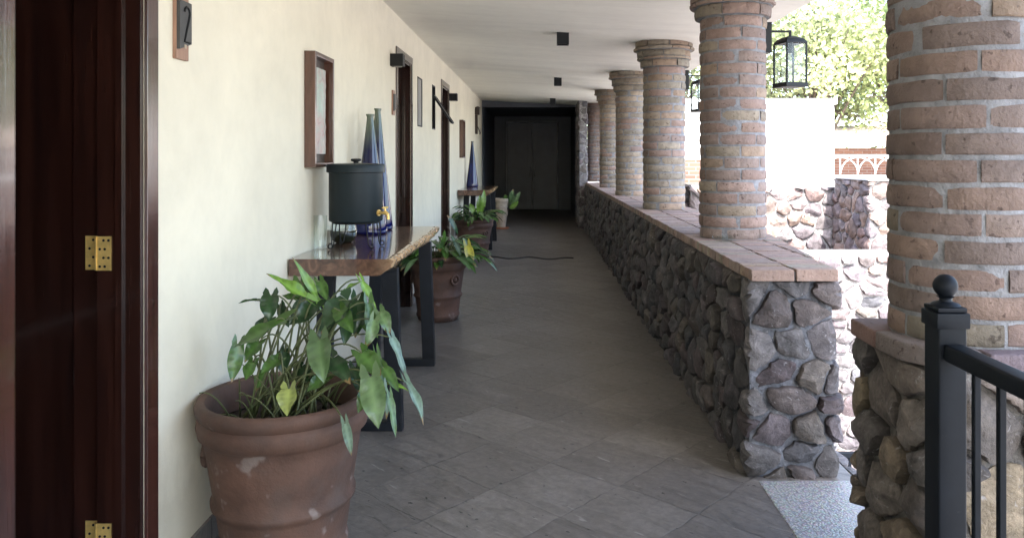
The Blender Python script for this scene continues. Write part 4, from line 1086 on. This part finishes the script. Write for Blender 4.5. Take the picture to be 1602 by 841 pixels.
# ------------------------------------------------------------------ courtyard
gd = thing('garden_fence', 'small black metal fence low in the courtyard, seen through the stair gap', 'fence', (3, 7.0, -2.1)); yv = 7.0
fx0, fx1 = 2.2, 4.0; zt = -1.19
obj('top_rail', MB().box(fx0, fx1, yv - .025, yv + .025, zt - .04, zt), M['iron_rail'], gd)
obj('bottom_rail', MB().box(fx0, fx1, yv - .015, yv + .015, -2.0, -1.97), M['iron_rail'], gd)
x = fx0 + .04
while x < fx1:
    obj('post', MB().box(x - .014, x + .014, yv - .014, yv + .014, -2.1, zt - .041), M['iron_rail'], gd)
    mb = MB()
    if x + .3 < fx1:
        for a, b in (((x + .014, zt - .05), (x + .14, zt - .20)), ((x + .286, zt - .05), (x + .16, zt - .20)), ((x + .014, zt - .50), (x + .14, zt - .35)), ((x + .286, zt - .50), (x + .16, zt - .35)), ((x + .15, zt - .19), (x + .15, zt - .36))):
            mb.tube([(a[0], yv, a[1]), (b[0], yv, b[1])], .011, 6)
        obj('scroll', mb, M['iron_rail'], gd)
    x += .3

PAL2 = [(.40, .28, .25), (.34, .27, .26), (.44, .33, .28), (.30, .25, .26), (.42, .30, .24), (.36, .31, .30)]
PAL2 = [tuple(x * .62 for x in c) for c in PAL2]
struct(obj('path', MB().box(1.7, 7.5, 4.2, 12.6, -2.1, -2.094), M['shade_paving']))  # darker sheet over the ground, tree shade put into its colour
mb = stone_shell([(1.9, 12.9), (1.9, 12.4), (4.80, 12.4), (4.80, 12.9)], -2.1, 1.02, [.2, .03, .2, .2], .03, size=.23, bulge=.05, seed=61, closed=True, pal=PAL2, mortar=(.42, .39, .36))
tag(obj('retaining_wall', mb, M['stone'], smooth=math.radians(35), loc=(3.4, 12.6, -2.1)), 'sunlit pinkish rubble stone wall below the white building', 'wall')
mb = stone_shell([(4.75, 12.3), (4.75, 11.0), (6.3, 11.0), (6.3, 12.3)], -2.1, 1.16, [.035, .035, .1, .2], .035, size=.21, bulge=.04, seed=62, closed=True, pal=PAL2, mortar=(.40, .37, .34))
g1 = thing('terrace_pier', 'tall stone pier holding up the brick terrace, its left side in shade', 'pier', (5.5, 11.6, -2.1))
obj('stone_base', mb, M['stone'], g1, smooth=math.radians(35)); obj('coping', MB().box(4.70, 6.35, 10.94, 12.36, 1.165, 1.215), M['white'], g1, bevel=.01)
mb = stone_shell([(2.7, 10.0), (2.7, 9.4), (6.2, 9.4), (6.2, 10.0)], -2.1, .30, [.1, .03, .2, .2], .03, size=.18, bulge=.04, seed=63, closed=True, pal=PAL2 + PAL, mortar=(.36, .33, .31))
tag(obj('planter_wall', mb, M['stone'], smooth=math.radians(35), loc=(4, 9.7, -2.1)), 'low rough stone planter wall in the courtyard in front of the tall stone pier', 'wall')
# sloping stone stair wall beside the third column
mb = stone_shell([(1.66, 8.75), (1.66, 8.35), (3.2, 8.35), (3.2, 8.75)], -2.1, 1.2, [.04, .03, .1, .1], .03, size=.2, bulge=.045, seed=64, closed=True)
v = np.array(mb.v); k = (v[:, 2] + 2.1) / 3.3; v[:, 2] -= k * np.clip((v[:, 0] - 1.66) * 1.15, 0, 1.8); mb.v = v.tolist()
tag(obj('stair_wall', mb, M['stone'], smooth=math.radians(35), loc=(2.4, 8.55, -2.1)), 'dark stone stair wall sloping down beside the third column', 'wall')

b = thing('white_building', 'bright white rendered building behind the stone wall in the courtyard', 'building', (4, 17, -2.1))
mb = MB().box(2.2, 6.17, 16.0, 20.0, -2.1, 2.60); obj('wall', mb, M['white'], b)
obj('coping', MB().box(2.15, 6.22, 15.94, 20.06, 2.602, 2.72), M['white'], b, bevel=.01)
obj('brick_band', MB().box(2.4, 3.9, 15.93, 15.998, .95, 1.45), M['brickwall'], b)
b = thing('terrace_house', 'red brick terrace house with pale tiled roof behind the white railing', 'building', (10, 24, 0))
mb = MB().box(7.9, 16, 24.0, 24.3, .80, 1.78).box(7.9, 8.2, 24.3, 28, .8, 1.78); obj('wall', mb, M['brickwall'], b)
mb = MB(); nx = 46; vs = []; fs = []
for i in range(nx * 4 + 1):
    x = 7.5 + 9 * i / (nx * 4)
    for k, (y, z) in enumerate(((22.5, 1.80), (25.2, 2.2), (28.2, 2.62))):
        vs.append((x, y, z + .05 * abs(math.sin(PI * i / 4))))
for i in range(nx * 4):
    for k in range(2): fs.append((i * 3 + k, (i + 1) * 3 + k, (i + 1) * 3 + k + 1, i * 3 + k + 1))
mb.add(vs, fs); obj('roof', mb, M['roof'], b, smooth=SM)
obj('terrace_slab', MB().box(6.4, 16, 21.7, 28.2, .55, .80), M['white'], b); obj('terrace_base', MB().box(6.45, 15.9, 21.8, 28, -2.1, .549), M['brickwall'], b)
r_ = thing('terrace_railing', 'white metal railing with pointed arches on the brick terrace', 'railing', (9.5, 22, .8))
mb = MB().box(8.35, 13, 21.835, 21.865, 1.52, 1.57).box(8.35, 13, 21.835, 21.865, .86, .90)
obj('rail', mb, M['white_iron'], r_)
for k in range(9):
    x = 8.6 + k * .5; yr = 21.85
    obj('bar', MB().tube([(x, 21.85, .80), (x, 21.85, 1.52)], .016, 6), M['white_iron'], r_)
    mb = MB()
    for s in (-1, 1):
        mb.tube([(x + s * (.5 * math.sin(q)), 21.82, .95 + .55 * math.cos(q) ** .8) for q in np.linspace(0, 1.45, 10)], .014, 6)
    obj('arch', mb, M['white_iron'], r_)

def tree(x, y, z0, H, cr, label, seed, n, tone):
    rd = np.random.RandomState(seed); rnd = random.Random(seed)
    t = thing('tree', label, 'tree', (x, y, z0), 'leafy trees beyond the courtyard'); tr = MB()
    top = Vector((x + .3, y, z0 + H * .62))
    tr.tube(bez((x, y, z0), (x + .3, y + .2, z0 + H * .3), top, 12), [.24 * (1 - .7 * i / 12) for i in range(13)], 10)
    cl = []
    for k in range(34):
        a = rnd.random() * 2 * PI; e = rnd.random() ** .8 * 1.7 - .45; rr = cr * (.45 + .6 * rnd.random())
        c = Vector((x + rr * math.cos(a) * math.cos(e), y + rr * math.sin(a) * math.cos(e), z0 + H * .62 + rr * math.sin(e) * .95))
        s0 = Vector((x + .2, y + .1, z0 + H * (.3 + .3 * rnd.random())))
        tr.tube(bez(s0, (s0 + c) / 2 + Vector((0, 0, .4)), c, 7), [.07 * (1 - .8 * i / 7) for i in range(8)], 6)
        cl.append((c, cr * (.26 + .24 * rnd.random())))
    obj('trunk', tr, M['bark'], t, smooth=PI)
    per = n // len(cl); V = []; Cc = []
    for c, s in cl:
        d = rd.normal(size=(per, 3)); d /= np.linalg.norm(d, axis=1)[:, None]; rr = s * rd.rand(per) ** .45
        p = np.array(c) + d * rr[:, None] * np.array([1.15, 1.15, .8])
        a1 = rd.normal(size=(per, 3)); a1 /= np.linalg.norm(a1, axis=1)[:, None]
        b1 = np.cross(a1, rd.normal(size=(per, 3))); b1 /= np.linalg.norm(b1, axis=1)[:, None]
        L = (.13 + .12 * rd.rand(per))[:, None]; w = L * .32
        V.append(np.stack([p, p + a1 * L * .5 + b1 * w, p + a1 * L, p + a1 * L * .5 - b1 * w], 1).reshape(-1, 3))
        col = np.array(tone) * (.7 + .7 * rd.rand(per))[:, None] * (.5 + .8 * rnd.random()) * (.45 + .55 * (rr / s))[:, None]  # leaves darken toward each clump's centre, inner shade put into the colour
        Cc.append(np.repeat(col, 4, 0))
    V = np.concatenate(V); Cc = np.concatenate(Cc); mb = MB(); mb.v = V.tolist(); mb.c = Cc.tolist(); mb.f = [(4 * i, 4 * i + 1, 4 * i + 2, 4 * i + 3) for i in range(len(V) // 4)]
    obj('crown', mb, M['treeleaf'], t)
tree(9.6, 27.5, -2.1, 9.5, 3.6, 'pale leafy tree behind the lantern', 1, 11000, (.50, .54, .27))
tree(14.0, 29.0, -2.1, 10.5, 4.2, 'greener leafy tree between the lantern and the nearest column', 2, 14000, (.38, .46, .19))
tree(18.5, 33, -2.1, 12, 4.6, 'leafy tree partly behind the nearest brick column', 3, 12000, (.36, .44, .2))
tree(5.5, 33, -2.1, 9, 3.6, 'distant leafy tree showing between the second and third columns', 4, 8000, (.45, .5, .25))

# ------------------------------------------------------------------ light, camera
sun_dir = Vector((.10, -.56, .82)).normalized()
el = math.asin(sun_dir.z); az = math.atan2(sun_dir.x, sun_dir.y)
L = bpy.data.lights.new('sun', 'SUN'); L.energy = 18.5; L.angle = math.radians(.53); L.color = (1, .98, .945)
lo = bpy.data.objects.new('sun', L); C.objects.link(lo); lo.rotation_euler = sun_dir.to_track_quat('Z', 'Y').to_euler(); lo.location = (5, -10, 30)
w = bpy.data.worlds.new('World'); sc.world = w; w.use_nodes = True
nt = w.node_tree; sky = nt.nodes.new('ShaderNodeTexSky'); sky.sky_type = 'NISHITA'; sky.sun_disc = False
sky.sun_elevation = el; sky.sun_rotation = az; sky.air_density = 1.0; sky.dust_density = 2.0; sky.ozone_density = 1.0
bg = nt.nodes['Background']; nt.links.new(sky.outputs[0], bg.inputs[0]); bg.inputs[1].default_value = 1.25
cam = bpy.data.cameras.new('camera'); co = bpy.data.objects.new('camera', cam); C.objects.link(co)
co.location = (0, 0, 1.5); co.rotation_euler = (PI / 2, 0, 0)
cam.sensor_width = 36; cam.lens = 36 * 1200 / 1602
cam.shift_x = -(842 - 801) / 1602; cam.shift_y = -(420.5 - 246) / 1602
cam.clip_start = .02; cam.clip_end = 600
sc.camera = co
sc.view_settings.view_transform = 'Standard'; sc.view_settings.look = 'None'; sc.view_settings.exposure = 0
cy_ = sc.cycles; cy_.max_bounces = 12; cy_.diffuse_bounces = 8; cy_.glossy_bounces = 4; cy_.transparent_max_bounces = 16; cy_.use_denoising = True
cy_.caustics_reflective = False; cy_.caustics_refractive = False; cy_.sample_clamp_indirect = 8
